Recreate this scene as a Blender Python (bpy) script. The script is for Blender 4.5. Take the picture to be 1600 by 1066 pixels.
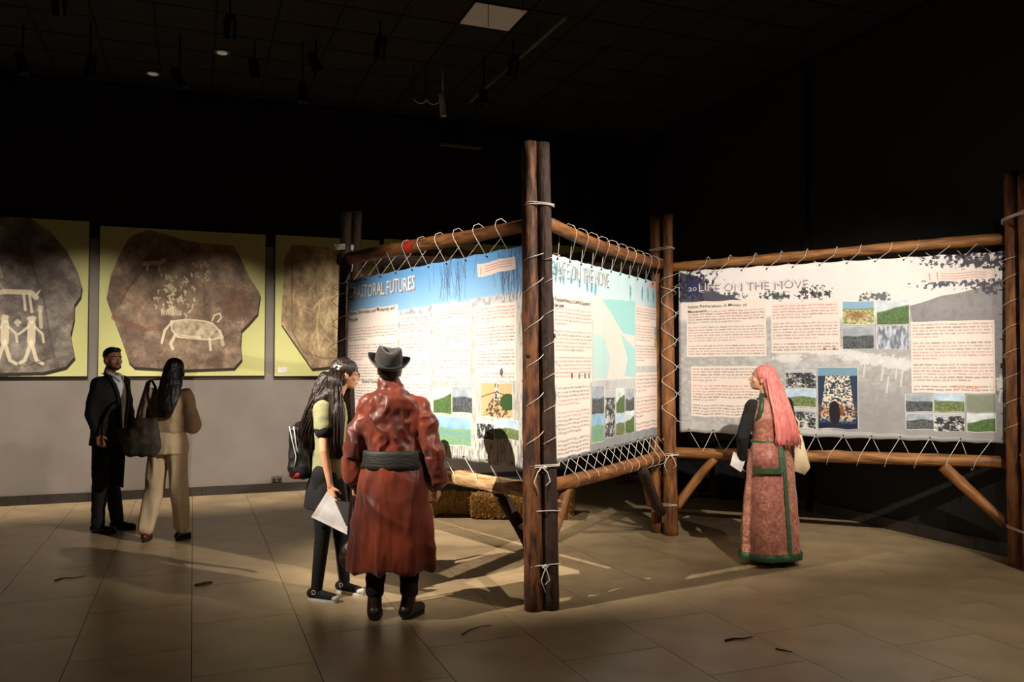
import bpy, bmesh, math, random
import numpy as np
from mathutils import Vector, Matrix, Euler, noise as mn
PI = math.pi
R = math.radians
random.seed(7)
SC = bpy.context.scene
COL = SC.collection
for o in list(bpy.data.objects):
    bpy.data.objects.remove(o)

# ------------------------------------------------------------------ camera
FPX = 1291.0
PITCH = math.atan(39 / FPX)
CAMZ = 1.6
cd = bpy.data.cameras.new('camera')
cd.sensor_fit = 'HORIZONTAL'
cd.sensor_width = 36.0
cd.lens = 36.0 * FPX / 1600.0
cd.clip_end = 60
cam = bpy.data.objects.new('camera', cd)
COL.objects.link(cam)
cam.location = (0, 0, CAMZ)
cam.rotation_euler = (PI / 2 + PITCH, 0, 0)
SC.camera = cam

# ------------------------------------------------------------------ world, exposure
w = bpy.data.worlds.new('dim_room_air')
SC.world = w
w.use_nodes = True
w.node_tree.nodes['Background'].inputs[0].default_value = (1.0, 0.85, 0.7, 1)
w.node_tree.nodes['Background'].inputs[1].default_value = 0.0035
SC.view_settings.view_transform = 'Standard'
SC.view_settings.look = 'None'
SC.view_settings.gamma = 1
SC.view_settings.use_curve_mapping = False
SC.view_settings.exposure = 0.0

# ------------------------------------------------------------------ pixel -> place helpers (fixed survey of the photograph)
def ray(px, py):
    xc = (px - 800) / FPX
    yc = -(py - 533) / FPX
    c, s = math.cos(PITCH), math.sin(PITCH)
    return Vector((xc, c - s * yc, s + c * yc))
CAM = Vector((0, 0, CAMZ))
def gnd(px, py, z=0.0):
    d = ray(px, py)
    return CAM + d * ((z - CAMZ) / d.z)
def on_y(px, py, Y):
    d = ray(px, py)
    return CAM + d * (Y / d.y)
def on_plane(px, py, p0, n):
    d = ray(px, py)
    return CAM + d * ((p0 - CAM).dot(n) / d.dot(n))

# room frame: corner K, e1 along the long wall to the right, e2 out of it toward the viewer
E1 = Vector((math.cos(R(21.1)), math.sin(R(21.1)), 0))
E2 = Vector((math.sin(R(21.1)), -math.cos(R(21.1)), 0))
K = Vector((1.72, 12.39, 0)) + E1 * 0.32
H = 5.0
def rm(a, b, z=0.0):
    return K - E1 * a + E2 * b + Vector((0, 0, z))
ROOM_A, ROOM_B = 15.0, 15.5

# ------------------------------------------------------------------ lamps (spots on the ceiling tracks)
def spot(name, loc, target, power, angle, blend=0.5, size=0.04, col=(1, 0.895, 0.765)):
    l = bpy.data.lights.new(name, 'SPOT')
    l.energy = power
    l.spot_size = R(angle)
    l.spot_blend = blend
    l.shadow_soft_size = size
    l.color = col
    o = bpy.data.objects.new(name, l)
    COL.objects.link(o)
    o.location = loc
    o.rotation_euler = (Vector(target) - Vector(loc)).to_track_quat('-Z', 'Y').to_euler()
    return o
LAMPS = []
def lamp(loc, target, power, angle, **k):
    LAMPS.append((Vector(loc), Vector(target)))
    spot('spotlight_beam', loc, target, power, angle, **k)
lamp((-4.1, 3.0, 4.62), (-0.68, 6.45, 1.12), 3700, 35, blend=1.0, size=0.02)          # left spot: banner AB, people
lamp((3.7, 3.0, 4.62), (0.6, 6.2, 2.0), 2100, 42, blend=0.9)                         # right spot: banner AC
lamp((2.3, 1.7, 4.62), (2.65, 7.1, 1.75), 1900, 36, blend=0.8)                         # front spot: banner CD
lamp((4.2, 1.0, 4.62), (4.3, 5.4, 0.0), 620, 62, blend=1.0)                           # floor on the right
lamp((1.0, 0.6, 4.62), (0.9, 4.8, 0.0), 80, 75, blend=1.0)
lamp((-2.0, 8.5, 4.62), (-0.35, 8.5, 0.2), 1000, 34, blend=1.0)                        # over the straw bales
WALLDIST = 2.9
for a in (3.3, 4.7, 6.1, 7.5, 8.9, 10.3, 11.7):
    lamp(rm(a, WALLDIST, 4.62), rm(a, 0, 0.90), 780 if a > 4 else 560, 46, blend=1.0)
LAMP_BODIES = True
# ------------------------------------------------------------------ scene-object helpers
def tag(o, label=None, cat=None, group=None, kind=None):
    if label: o['label'] = label
    if cat: o['category'] = cat
    if group: o['group'] = group
    if kind: o['kind'] = kind
    return o
def empty(name, loc=(0, 0, 0), rz=0.0, label=None, cat=None, group=None):
    o = bpy.data.objects.new(name, None)
    COL.objects.link(o)
    o.empty_display_size = 0.05
    o.location = loc
    o.rotation_euler = (0, 0, rz)
    return tag(o, label, cat, group)
def link_mesh(name, me, mats=None, parent=None, smooth=False, loc=None):
    o = bpy.data.objects.new(name, me)
    COL.objects.link(o)
    if mats is not None:
        me.materials.clear()
        for m in (mats if isinstance(mats, (list, tuple)) else [mats]):
            me.materials.append(m)
    if parent is not None:
        o.parent = parent
    if loc is not None:
        o.location = loc
    if smooth:
        me.polygons.foreach_set('use_smooth', [True] * len(me.polygons))
    return o
def from_bm(name, bm, mats, parent=None, smooth=False, loc=None):
    me = bpy.data.meshes.new(name)
    bm.normal_update()
    bm.to_mesh(me)
    bm.free()
    return link_mesh(name, me, mats, parent, smooth, loc)
def fix(o):
    """parent-relative: geometry was modelled in world space, bring it to the parent's frame"""
    if o.parent is not None:
        o.data.transform(o.parent.matrix_basis.inverted())
    return o

# ------------------------------------------------------------------ materials
def lin(c):
    return tuple((v / 12.92 if v <= 0.04045 else ((v + 0.055) / 1.055) ** 2.4) for v in [x / 255.0 for x in c])
MATS = {}
def mat(name, c1, c2=None, rough=0.6, metal=0.0, scale=8.0, bump=0.0, bscale=40.0, stretch=(1, 1, 1), spec=0.5,
        emit=None, sheen=0.0, detail=4.0, lo=0.35, hi=0.65):
    if name in MATS: return MATS[name]
    m = bpy.data.materials.new(name)
    m.use_nodes = True
    nt = m.node_tree
    b = nt.nodes['Principled BSDF']
    b.inputs['Roughness'].default_value = rough
    b.inputs['Metallic'].default_value = metal
    b.inputs['Specular IOR Level'].default_value = spec
    if sheen: b.inputs['Sheen Weight'].default_value = sheen
    tc = nt.nodes.new('ShaderNodeTexCoord')
    mp = nt.nodes.new('ShaderNodeMapping')
    mp.inputs['Scale'].default_value = stretch
    nt.links.new(tc.outputs['Object'], mp.inputs[0])
    nz = nt.nodes.new('ShaderNodeTexNoise')
    nz.inputs['Scale'].default_value = scale
    nz.inputs['Detail'].default_value = detail
    nt.links.new(mp.outputs[0], nz.inputs['Vector'])
    rp = nt.nodes.new('ShaderNodeValToRGB')
    c2 = c2 or tuple(min(255, v * 0.85) for v in c1)
    rp.color_ramp.elements[0].position = lo
    rp.color_ramp.elements[1].position = hi
    rp.color_ramp.elements[0].color = (*lin(c1), 1)
    rp.color_ramp.elements[1].color = (*lin(c2), 1)
    nt.links.new(nz.outputs[0], rp.inputs[0])
    nt.links.new(rp.outputs[0], b.inputs['Base Color'])
    if bump:
        n2 = nt.nodes.new('ShaderNodeTexNoise')
        n2.inputs['Scale'].default_value = bscale
        n2.inputs['Detail'].default_value = 5
        nt.links.new(mp.outputs[0], n2.inputs['Vector'])
        bp = nt.nodes.new('ShaderNodeBump')
        bp.inputs['Strength'].default_value = bump
        bp.inputs['Distance'].default_value = 0.01
        nt.links.new(n2.outputs[0], bp.inputs['Height'])
        nt.links.new(bp.outputs[0], b.inputs['Normal'])
    if emit:
        b.inputs['Emission Color'].default_value = (*lin(emit[0]), 1)
        b.inputs['Emission Strength'].default_value = emit[1]
    MATS[name] = m
    return m
def image_mat(name, arr, rough=0.55, spec=0.3, transl=0.0):
    """arr: h x w x 3 sRGB picture drawn in this script, row 0 on top"""
    h, wd, _ = arr.shape
    im = bpy.data.images.new(name, wd, h)
    px = np.ones((h, wd, 4), dtype=np.float32)
    px[:, :, :3] = np.clip(arr, 0, 1)[::-1]
    im.pixels.foreach_set(px.ravel())
    im.update()
    im.pack()
    m = bpy.data.materials.new(name)
    m.use_nodes = True
    nt = m.node_tree
    b = nt.nodes['Principled BSDF']
    b.inputs['Roughness'].default_value = rough
    b.inputs['Specular IOR Level'].default_value = spec
    t = nt.nodes.new('ShaderNodeTexImage')
    t.image = im
    nt.links.new(t.outputs[0], b.inputs['Base Color'])
    return m

M_floor = mat('porcelain_tile', (178, 155, 120), (156, 134, 102), rough=0.34, scale=3.0, bump=0.02, bscale=14, spec=0.5)
M_grout = mat('grout', (58, 50, 42), rough=0.9)
M_wall = mat('grey_paint', (124, 116, 108), (115, 107, 99), rough=0.85, scale=2.0)
M_wall_up = mat('black_upper_wall_finish', (30, 28, 26), (24, 23, 21), rough=0.85, scale=2.0)
M_dark = mat('black_wall_finish', (20, 18, 17), (15, 14, 13), rough=0.8, scale=2.0)
M_ceil = mat('black_ceiling_tile', (33, 29, 26), (27, 24, 22), rough=0.9, scale=6.0)
M_grid = mat('black_ceiling_grid', (14, 13, 12), rough=0.9)
M_base = mat('dark_tile', (48, 42, 37), (40, 35, 31), rough=0.5)
M_black_metal = mat('black_metal', (16, 16, 17), rough=0.4, metal=0.3)
M_grey_metal = mat('pale_metal', (150, 150, 150), rough=0.4, metal=0.6)
M_wood = mat('peeled_log', (152, 98, 46), (84, 46, 20), rough=0.62, scale=5.0, stretch=(5, 5, 1.0), bump=0.6, bscale=12, detail=7)
M_wood_x = mat('peeled_log_rail', (168, 114, 58), (98, 60, 28), rough=0.62, scale=5.0, stretch=(5, 5, 0.8), bump=0.6, bscale=12, detail=7)
M_bark = mat('bark_log', (66, 40, 24), (28, 16, 11), rough=0.75, scale=7.0, stretch=(4, 4, 1.0), bump=0.9, bscale=14, detail=8)
M_wood_d = mat('weathered_log', (124, 74, 36), (52, 28, 16), rough=0.66, scale=5.0, stretch=(5, 5, 1.1), bump=0.8, bscale=12, detail=8, lo=.4, hi=.58)
M_pale = mat('pale_stripped_log', (205, 170, 122), (140, 100, 62), rough=0.7, scale=7.0, stretch=(5, 5, 0.8), bump=0.7, bscale=14, detail=7)
M_cut = mat('cut_wood', (206, 168, 112), (176, 132, 80), rough=0.7, scale=20)
M_cord = mat('white_cord', (232, 226, 214), (210, 200, 186), rough=0.7)
M_skin = mat('skin', (196, 138, 104), (184, 124, 92), rough=0.5, scale=12)
M_skin_l = mat('light_skin', (222, 168, 132), (210, 152, 116), rough=0.5, scale=12)
M_hair = mat('black_hair', (26, 18, 14), (12, 9, 8), rough=0.38, scale=20, stretch=(8, 8, 0.5), bump=0.4, bscale=30)
M_hair_br = mat('dark_brown_hair', (52, 34, 24), (20, 13, 10), rough=0.36, scale=14, stretch=(9, 9, 0.5), bump=0.4, bscale=30)
M_eye = mat('eye_white', (225, 220, 212), rough=0.2)
M_iris = mat('dark_iris', (18, 12, 10), rough=0.15)
M_lip = mat('lip', (165, 84, 74), rough=0.4)

# ------------------------------------------------------------------ shapes
def box(bm, x0, y0, z0, x1, y1, z1, M=None):
    vs = [bm.verts.new((x, y, z)) for z in (z0, z1) for y in (y0, y1) for x in (x0, x1)]
    for f in ((0, 2, 3, 1), (4, 5, 7, 6), (0, 1, 5, 4), (2, 6, 7, 3), (0, 4, 6, 2), (1, 3, 7, 5)):
        bm.faces.new([vs[i] for i in f])
    if M is not None:
        for v in vs: v.co = M @ v.co
    return vs
def frame(d):
    d = d.normalized()
    a = Vector((0, 0, 1)) if abs(d.z) < 0.9 else Vector((1, 0, 0))
    u = d.cross(a).normalized()
    return u, u.cross(d).normalized()
def ringloft(bm, rings, close=True, mi=0, capmi=None):
    vr = [[bm.verts.new(p) for p in r] for r in rings]
    n = len(vr[0])
    for a, b in zip(vr[:-1], vr[1:]):
        for i in range(n):
            f = bm.faces.new((a[i], a[(i + 1) % n], b[(i + 1) % n], b[i]))
            f.material_index = mi
    if close:
        f = bm.faces.new(vr[0][::-1]); f.material_index = mi if capmi is None else capmi
        f = bm.faces.new(vr[-1]); f.material_index = mi if capmi is None else capmi
def cap(bm, p0, p1, r0, r1, n=14):
    """tapered round-ended limb"""
    p0, p1 = Vector(p0), Vector(p1)
    d = p1 - p0
    L = d.length
    if L < 1e-5: d = Vector((0, 0, 1))
    d = d.normalized()
    u, v = frame(d)
    rings = []
    def ring(c, r): rings.append([c + (u * math.cos(2 * PI * i / n) + v * math.sin(2 * PI * i / n)) * r for i in range(n)])
    for k in (-80, -55, -28): ring(p0 + d * math.sin(R(k)) * r0, r0 * math.cos(R(k)))
    ring(p0, r0); ring(p1, r1)
    for k in (28, 55, 80): ring(p1 + d * math.sin(R(k)) * r1, r1 * math.cos(R(k)))
    ringloft(bm, rings)
def ell(bm, c, r, M=None, n=16):
    rings = []
    for j in range(1, n // 2 + 2):
        t = -PI / 2 + PI * j / (n // 2 + 2)
        rings.append([Vector((r[0] * math.cos(t) * math.cos(2 * PI * i / n), r[1] * math.cos(t) * math.sin(2 * PI * i / n), r[2] * math.sin(t))) for i in range(n)])
    c = Vector(c)
    rings = [[(M @ p if M is not None else p) + c for p in q] for q in rings]
    ringloft(bm, rings)
def tube_pts(bm, pts, r, n=6, close=True):
    pts = [Vector(p) for p in pts]
    rings = []
    up = None
    for i, p in enumerate(pts):
        d = (pts[min(i + 1, len(pts) - 1)] - pts[max(i - 1, 0)])
        if d.length < 1e-6: d = Vector((0, 0, 1))
        d.normalize()
        if up is None: u, _ = frame(d)
        else:
            u = up - d * up.dot(d)
            u = u.normalized() if u.length > 1e-5 else frame(d)[0]
        up = u
        v = d.cross(u)
        rr = r[i] if isinstance(r, (list, tuple)) else r
        rings.append([p + (u * math.cos(2 * PI * k / n) + v * math.sin(2 * PI * k / n)) * rr for k in range(n)])
    ringloft(bm, rings, close)
def log(name, p0, p1, r0, r1, material, parent, seed=0, bend=0.015, seg=28, n=18, knots=4):
    """an uneven round log with knots; its cut ends are lighter. Built along its own axis (local Z)."""
    p0, p1 = Vector(p0), Vector(p1)
    L = (p1 - p0).length
    bm = bmesh.new()
    rings = []
    rnd = random.Random(seed)
    kn = [(rnd.uniform(.08, .92) * L, rnd.uniform(0, 2 * PI), rnd.uniform(.006, .014)) for _ in range(knots)]
    for j in range(seg + 1):
        t = j / seg
        z = L * t
        r = r0 + (r1 - r0) * t
        cx = bend * math.sin(PI * t * 1.3 + seed) + .3 * bend * math.sin(5 * t + seed * 2)
        cy = bend * math.cos(PI * t * 1.1 + seed * 1.7) * 0.6
        q = []
        for i in range(n):
            a = 2 * PI * i / n
            rr = r * (1 + 0.10 * mn.noise(Vector((math.cos(a) * 1.2 + seed * 3.1, math.sin(a) * 1.2, z * 2.2))) + 0.05 * mn.noise(Vector((math.cos(a) * 3 + seed, math.sin(a) * 3, z * 9))))
            for kz, ka, kh in kn:
                dz = (z - kz) / 0.035
                da = ((a - ka + PI) % (2 * PI) - PI) / 0.45
                rr += kh * math.exp(-dz * dz - da * da)
            q.append(Vector((cx + rr * math.cos(a), cy + rr * math.sin(a), z)))
        rings.append(q)
    ringloft(bm, rings, True, 0, 1)
    o = from_bm(name, bm, [material, M_cut], parent, True)
    for f in o.data.polygons:
        if f.material_index == 1: f.use_smooth = False
    o.matrix_basis = Matrix.Translation(p0) @ (p1 - p0).to_track_quat('Z', 'Y').to_matrix().to_4x4()
    return o
def blob(name, fn, material, parent=None, voxel=0.007, smooth=4, wr=None, folds=None):
    """overlapping solids fused into ONE continuous surface; wr=(amp,freq) wrinkles along the normal"""
    bm = bmesh.new()
    fn(bm)
    bmesh.ops.recalc_face_normals(bm, faces=bm.faces)
    me = bpy.data.meshes.new('tmp')
    bm.to_mesh(me); bm.free()
    t = bpy.data.objects.new('tmp', me)
    COL.objects.link(t)
    m = t.modifiers.new('r', 'REMESH'); m.mode = 'VOXEL'; m.voxel_size = voxel; m.use_smooth_shade = True
    if smooth:
        s = t.modifiers.new('s', 'SMOOTH'); s.factor = 0.5; s.iterations = smooth
    dg = bpy.context.evaluated_depsgraph_get()
    dg.update()
    e = t.evaluated_get(dg)
    out = bpy.data.meshes.new_from_object(e, depsgraph=dg)
    bpy.data.objects.remove(t)
    bpy.data.meshes.remove(me)
    if wr or folds:
        nv = len(out.vertices)
        co = np.empty(nv * 3); out.vertices.foreach_get('co', co); co = co.reshape(-1, 3)
        no = np.empty(nv * 3); out.vertices.foreach_get('normal', no); no = no.reshape(-1, 3)
        d = np.zeros(nv)
        if wr:
            amp, fr = wr[0], wr[1]
            st = wr[2] if len(wr) > 2 else (1, 1, 1)
            for i in range(nv):
                p = Vector((co[i, 0] * fr * st[0], co[i, 1] * fr * st[1], co[i, 2] * fr * st[2]))
                v = mn.noise(p)
                d[i] = amp * (1 - 2.4 * abs(v) + 0.5 * mn.noise(p * 2.3))
        if folds: d += folds(co, no)
        co += no * d[:, None]
        out.vertices.foreach_set('co', co.ravel())
        out.update()
    out.name = name
    return link_mesh(name, out, material, parent, True)

# ------------------------------------------------------------------ drawing on a flat print (numpy)
def fbm(h, wd, cell, seed=0, octv=4, ax=1.0):
    rs = np.random.RandomState(seed)
    out = np.zeros((h, wd)); amp = 1.0; tot = 0
    for o in range(octv):
        ch = max(2, int(h / cell * 2 ** o) + 2); cw = max(2, int(wd / (cell * ax) * 2 ** o) + 2)
        g = rs.rand(ch, cw)
        y = np.linspace(0, ch - 1.001, h); x = np.linspace(0, cw - 1.001, wd)
        yi = y.astype(int); xi = x.astype(int); fy = (y - yi)[:, None]; fx = (x - xi)[None, :]
        fy = fy * fy * (3 - 2 * fy); fx = fx * fx * (3 - 2 * fx)
        v = g[yi][:, xi] * (1 - fy) * (1 - fx) + g[yi + 1][:, xi] * fy * (1 - fx) + g[yi][:, xi + 1] * (1 - fy) * fx + g[yi + 1][:, xi + 1] * fy * fx
        out += v * amp; tot += amp; amp *= 0.55
    return out / tot
def C(*c): return np.array(c, dtype=float) / 255.0
class Pic:
    def __init__(s, wd, h, bg):
        s.w, s.h = wd, h
        s.a = np.ones((h, wd, 3)) * bg
        s.Y, s.X = np.mgrid[0:h, 0:wd].astype(float)
    def box(s, x0, y0, x1, y1):
        return max(0, int(x0)), max(0, int(y0)), min(s.w, int(x1)), min(s.h, int(y1))
    def rect(s, x0, y0, x1, y1, c, al=1.0):
        x0, y0, x1, y1 = s.box(x0, y0, x1, y1)
        s.a[y0:y1, x0:x1] = s.a[y0:y1, x0:x1] * (1 - al) + c * al
    def mask(s, m, c, al=1.0):
        k = (m * al)[..., None]
        s.a = s.a * (1 - k) + c * k
    def poly(s, pts):
        inside = np.zeros((s.h, s.w), bool)
        n = len(pts)
        for i in range(n):
            x0, y0 = pts[i]; x1, y1 = pts[(i + 1) % n]
            if y0 == y1: continue
            c = ((s.Y < y0) != (s.Y < y1)) & (s.X < (x1 - x0) * (s.Y - y0) / (y1 - y0) + x0)
            inside ^= c
        return inside.astype(float)
    def stroke(s, pts, wd, c, al=1.0, soft=0.8):
        xs = [p[0] for p in pts]; ys = [p[1] for p in pts]
        x0, y0, x1, y1 = s.box(min(xs) - wd - 2, min(ys) - wd - 2, max(xs) + wd + 3, max(ys) + wd + 3)
        if x1 <= x0 or y1 <= y0: return
        X = s.X[y0:y1, x0:x1]; Y = s.Y[y0:y1, x0:x1]
        D = np.full(X.shape, 1e9)
        for (ax, ay), (bx, by) in zip(pts[:-1], pts[1:]):
            dx, dy = bx - ax, by - ay
            L = dx * dx + dy * dy + 1e-9
            t = np.clip(((X - ax) * dx + (Y - ay) * dy) / L, 0, 1)
            D = np.minimum(D, np.hypot(X - ax - t * dx, Y - ay - t * dy))
        k = (np.clip((wd / 2 + soft - D) / soft, 0, 1) * al)[..., None]
        s.a[y0:y1, x0:x1] = s.a[y0:y1, x0:x1] * (1 - k) + c * k
    def blob(s, cx, cy, rx, ry, c, al=1.0, seed=0, rough=0.5):
        x0, y0, x1, y1 = s.box(cx - rx * 1.5, cy - ry * 1.5, cx + rx * 1.5, cy + ry * 1.5)
        if x1 - x0 < 2 or y1 - y0 < 2: return
        X = (s.X[y0:y1, x0:x1] - cx) / rx; Y = (s.Y[y0:y1, x0:x1] - cy) / ry
        d = np.hypot(X, Y) + rough * (fbm(y1 - y0, x1 - x0, 8, seed, 3) - .5) * 2
        k = (np.clip((1 - d) * 4, 0, 1) * al)[..., None]
        s.a[y0:y1, x0:x1] = s.a[y0:y1, x0:x1] * (1 - k) + c * k
    def text(s, x0, y0, x1, y1, n, c, c2=None, seed=0, al=0.7, head=0):
        """rows of small print, too small to read"""
        rnd = random.Random(seed)
        lh = (y1 - y0) / n
        for i in range(n):
            if n > 7 and i % 7 == 5: continue
            yy = y0 + lh * i
            xe = x1 if i % 7 != 4 else x0 + (x1 - x0) * rnd.uniform(.3, .8)
            x = x0
            col = c if (c2 is None or rnd.random() > .45) else c2
            while x < xe:
                wl = rnd.uniform(.5, 2.6) * lh
                s.rect(x, yy + lh * .28, min(xe, x + wl), yy + lh * .68 + 1, col, al * rnd.uniform(.6, 1))
                x += wl + lh * .35
    def photo(s, x0, y0, x1, y1, kind, seed=0):
        x0, y0, x1, y1 = s.box(x0, y0, x1, y1)
        h, wd = y1 - y0, x1 - x0
        if h < 3 or wd < 3: return
        Y = np.linspace(0, 1, h)[:, None] * np.ones((1, wd)); X = np.linspace(0, 1, wd)[None, :] * np.ones((h, 1))
        f = fbm(h, wd, max(6, wd // 4), seed, 4); g = fbm(h, wd, 5, seed + 9, 3)
        def mix(a, b, k): return a * (1 - k[..., None]) + b * k[..., None]
        one = np.ones((h, wd, 3))
        if kind in ('field', 'hill', 'grey', 'grass'):
            sky, land, dk = {'field': (C(190, 215, 235), C(134, 150, 92), C(84, 100, 66)), 'hill': (C(215, 225, 230), C(98, 130, 72), C(66, 92, 54)),
                             'grey': (C(170, 180, 190), C(105, 110, 112), C(55, 60, 62)), 'grass': (C(150, 190, 220), C(142, 176, 118), C(110, 156, 150))}[kind]
            hz = .40 + .16 * (fbm(2, wd, max(8, wd), seed, 2)[:1] - .5) - (.3 * (X[:1] - .3) if kind == 'hill' else 0)
            k = np.clip((Y - hz) * 14, 0, 1)
            a = mix(one * sky + (f[..., None] - .5) * .25, mix(one * land, one * dk, np.clip(g * 2 - .6, 0, 1)), k)
            if kind == 'grass':
                a = mix(a, one * C(110, 160, 190), np.clip(1 - abs(Y - .62) * 14, 0, 1) * .8)
        elif kind == 'sheep':
            a = mix(one * C(120, 150, 75), one * C(225, 200, 165), np.clip((g - .45) * 9, 0, 1) * (Y > .35))
            a = mix(a, one * C(140, 180, 210), (Y < .3).astype(float))
            a = mix(a, one * C(150, 100, 60), np.clip(1 - np.hypot((X - .45) * 2.2, (Y - .6) * 4), 0, 1))
        elif kind == 'bw':
            a = mix(one * C(48, 52, 56), one * C(214, 214, 212), np.clip((f * .5 + g * .5 - .44) * 6, 0, 1))
            a = mix(a, one * C(190, 195, 200), (Y < .15).astype(float))
        elif kind == 'fence':
            a = mix(one * C(110, 120, 134), one * C(205, 212, 228), np.clip((fbm(h, wd, 26, seed, 3, .3) - .35) * 3, 0, 1))
        elif kind == 'flock':
            a = mix(one * C(40, 60, 85), one * C(232, 220, 198), np.clip((g - .42) * 10, 0, 1) * (abs(X - .5) < .28 + .2 * Y))
            a = mix(a, one * C(120, 160, 185), (Y < .13).astype(float))
            a = mix(a, one * C(200, 130, 70), np.clip((Y - .55) * 5, 0, 1) * np.clip((.85 - Y) * 8, 0, 1) * (g > .45) * .8)
            a = mix(a, one * C(22, 34, 60), np.clip((Y - .82) * 9, 0, 1))
            a = mix(a, one * C(25, 25, 32), (np.hypot((X - .42) * 7, (Y - .75) * 5) < 1).astype(float))
            a = mix(a, one * C(130, 62, 40), np.clip((1 - np.hypot((X - .60) * 16, (Y - .70) * 9)) * 3, 0, 1) * .8)
        elif kind == 'village':
            a = one * C(222, 178, 132)
            a = mix(a, one * C(236, 226, 208), (abs(X - .5) + .3 * (1 - Y) < .3).astype(float) * (Y < .5))
            a = mix(a, one * C(150, 100, 70), ((abs(Y - .25 - .35 * abs(X - .5)) < .02)).astype(float))
            a = mix(a, one * C(80, 70, 55), np.clip((g - .46) * 9, 0, 1) * (abs(X - .5) < .06 + .5 * np.clip(Y - .25, 0, 1)))
            a = mix(a, one * C(58, 88, 48), (np.hypot((X - .86) * 4, (Y - .55) * 4) < 1).astype(float))
        else:
            a = mix(one * C(150, 170, 190), one * C(90, 100, 80), f)
        s.a[y0:y1, x0:x1] = np.clip(a, 0, 1)
# ------------------------------------------------------------------ the room
RM = Matrix(((-E1.x, E2.x, 0, K.x), (-E1.y, E2.y, 0, K.y), (0, 0, 1, 0), (0, 0, 0, 1)))   # (a,b,z) -> world
def rbox(name, a0, b0, z0, a1, b1, z1, m, parent=None, kind='structure'):
    bm = bmesh.new()
    box(bm, a0, b0, z0, a1, b1, z1, RM)
    bmesh.ops.recalc_face_normals(bm, faces=bm.faces)
    o = from_bm(name, bm, m, parent)
    if kind and parent is None: o['kind'] = kind
    return o
TH = 0.015
floor = rbox('floor', -0.2, -0.2, -0.15, ROOM_A + .2, ROOM_B + .2, -TH, M_grout)
wl = rbox('wall_left', 0, -0.2, -TH, ROOM_A, 0, 3.12, M_wall)
rbox('black_upper_wall', 0, -0.2, 3.121, ROOM_A, 0, H, M_dark, wl)  # upper part of the wall, a near-black box above the grey one
rbox('wall_right', -0.2, -0.2, -TH, 0, ROOM_B, H, M_dark)
rbox('wall_near', 0, ROOM_B, -TH, ROOM_A, ROOM_B + .2, H, M_dark)
rbox('wall_far_left', ROOM_A, 0, -TH, ROOM_A + .2, ROOM_B, H, M_dark)
ceil = rbox('ceiling', -0.2, -0.2, H + .02, ROOM_A + .2, ROOM_B + .2, H + .2, M_grid)
# a shallow upstand marks the change from the long dark wall to the next length of wall
u0 = 3.56
rbox('trim_1', 0, u0 - .02, 0, 0.05, u0 + .03, H, M_grid)

# floor tiles, singly where the photograph lets them be told apart
def solid_mesh(name, w_, d_, z0, z1, m, bev=0.0):
    bm = bmesh.new()
    box(bm, 0, 0, z0, w_, d_, z1)
    bmesh.ops.recalc_face_normals(bm, faces=bm.faces)
    me = bpy.data.meshes.new(name); bm.to_mesh(me); bm.free()
    me.materials.append(m)
    return me
TW, TD, G = 0.625, 0.9375, 0.004
tile_me = solid_mesh('tile', TW - G, TD - G, -TH + .001, 0, M_floor)
rot = RM.copy(); rot.translation = Vector((0, 0, 0))
# joint phase: the joint that runs through the photograph's (712,1066)
ph = gnd(712, 1066) - K
a_ph = (-(ph.dot(E1))) % TW
b_ph = 0.25
na = int(ROOM_A / TW); nb = int(ROOM_B / TD)
singles, rest = [], []
for i in range(-1, na + 1):
    for j in range(-1, nb + 1):
        a0 = a_ph + i * TW; b0 = b_ph + j * TD + (TD / 2 if i % 2 else 0)
        if a0 < 0.0 or b0 < 0.0 or a0 + TW > ROOM_A or b0 + TD > ROOM_B: 
            rest.append((max(a0, 0), max(b0, 0), min(a0 + TW, ROOM_A), min(b0 + TD, ROOM_B))); continue
        c = rm(a0 + TW / 2, b0 + TD / 2)
        if c.y > 3.3 and abs(c.x / c.y) < 0.62 + .6 / c.y and c.y < 11.6: singles.append((a0, b0, c.y))
        else: rest.append((a0, b0, a0 + TW, b0 + TD))
singles.sort(key=lambda t: t[2])
for a0, b0, _ in singles[300:]: rest.append((a0, b0, a0 + TW, b0 + TD))
for a0, b0, _ in singles[:300]:
    o = bpy.data.objects.new('tile', tile_me); COL.objects.link(o); o.parent = floor
    o.matrix_basis = Matrix.Translation(rm(a0, b0)) @ rot
bm = bmesh.new()
for a0, b0, a1, b1 in rest:
    if a1 - a0 > .02 and b1 - b0 > .02: box(bm, a0, b0, -TH + .001, a1 - G, b1 - G, 0, RM)
bmesh.ops.recalc_face_normals(bm, faces=bm.faces)
from_bm('far_tile', bm, M_floor, floor)['kind'] = 'stuff'

# tiled baseboards
def baseboard(name, along, n, ph0, skip=None):
    bb = None
    bm = bmesh.new()
    if along == 'a': box(bm, 0, 0, 0, ROOM_A, .006, .105, RM)
    else: box(bm, 0, 0, 0, .006, ROOM_B, .105, RM)
    bmesh.ops.recalc_face_normals(bm, faces=bm.faces)
    bb = from_bm(name, bm, M_grout); bb['kind'] = 'structure'
    me = solid_mesh('tile', TW - .006, .012, 0, .11, M_base) if along == 'a' else solid_mesh('tile', .012, TW - .006, 0, .11, M_base)
    for i in range(n):
        o = bpy.data.objects.new('tile', me); COL.objects.link(o); o.parent = bb
        p = rm(ph0 + i * TW, .006) if along == 'a' else rm(.006, ph0 + i * TW)
        o.matrix_basis = Matrix.Translation(p) @ rot
baseboard('baseboard_left', 'a', 23, .02)
baseboard('baseboard_right', 'b', 22, .02)

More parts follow.
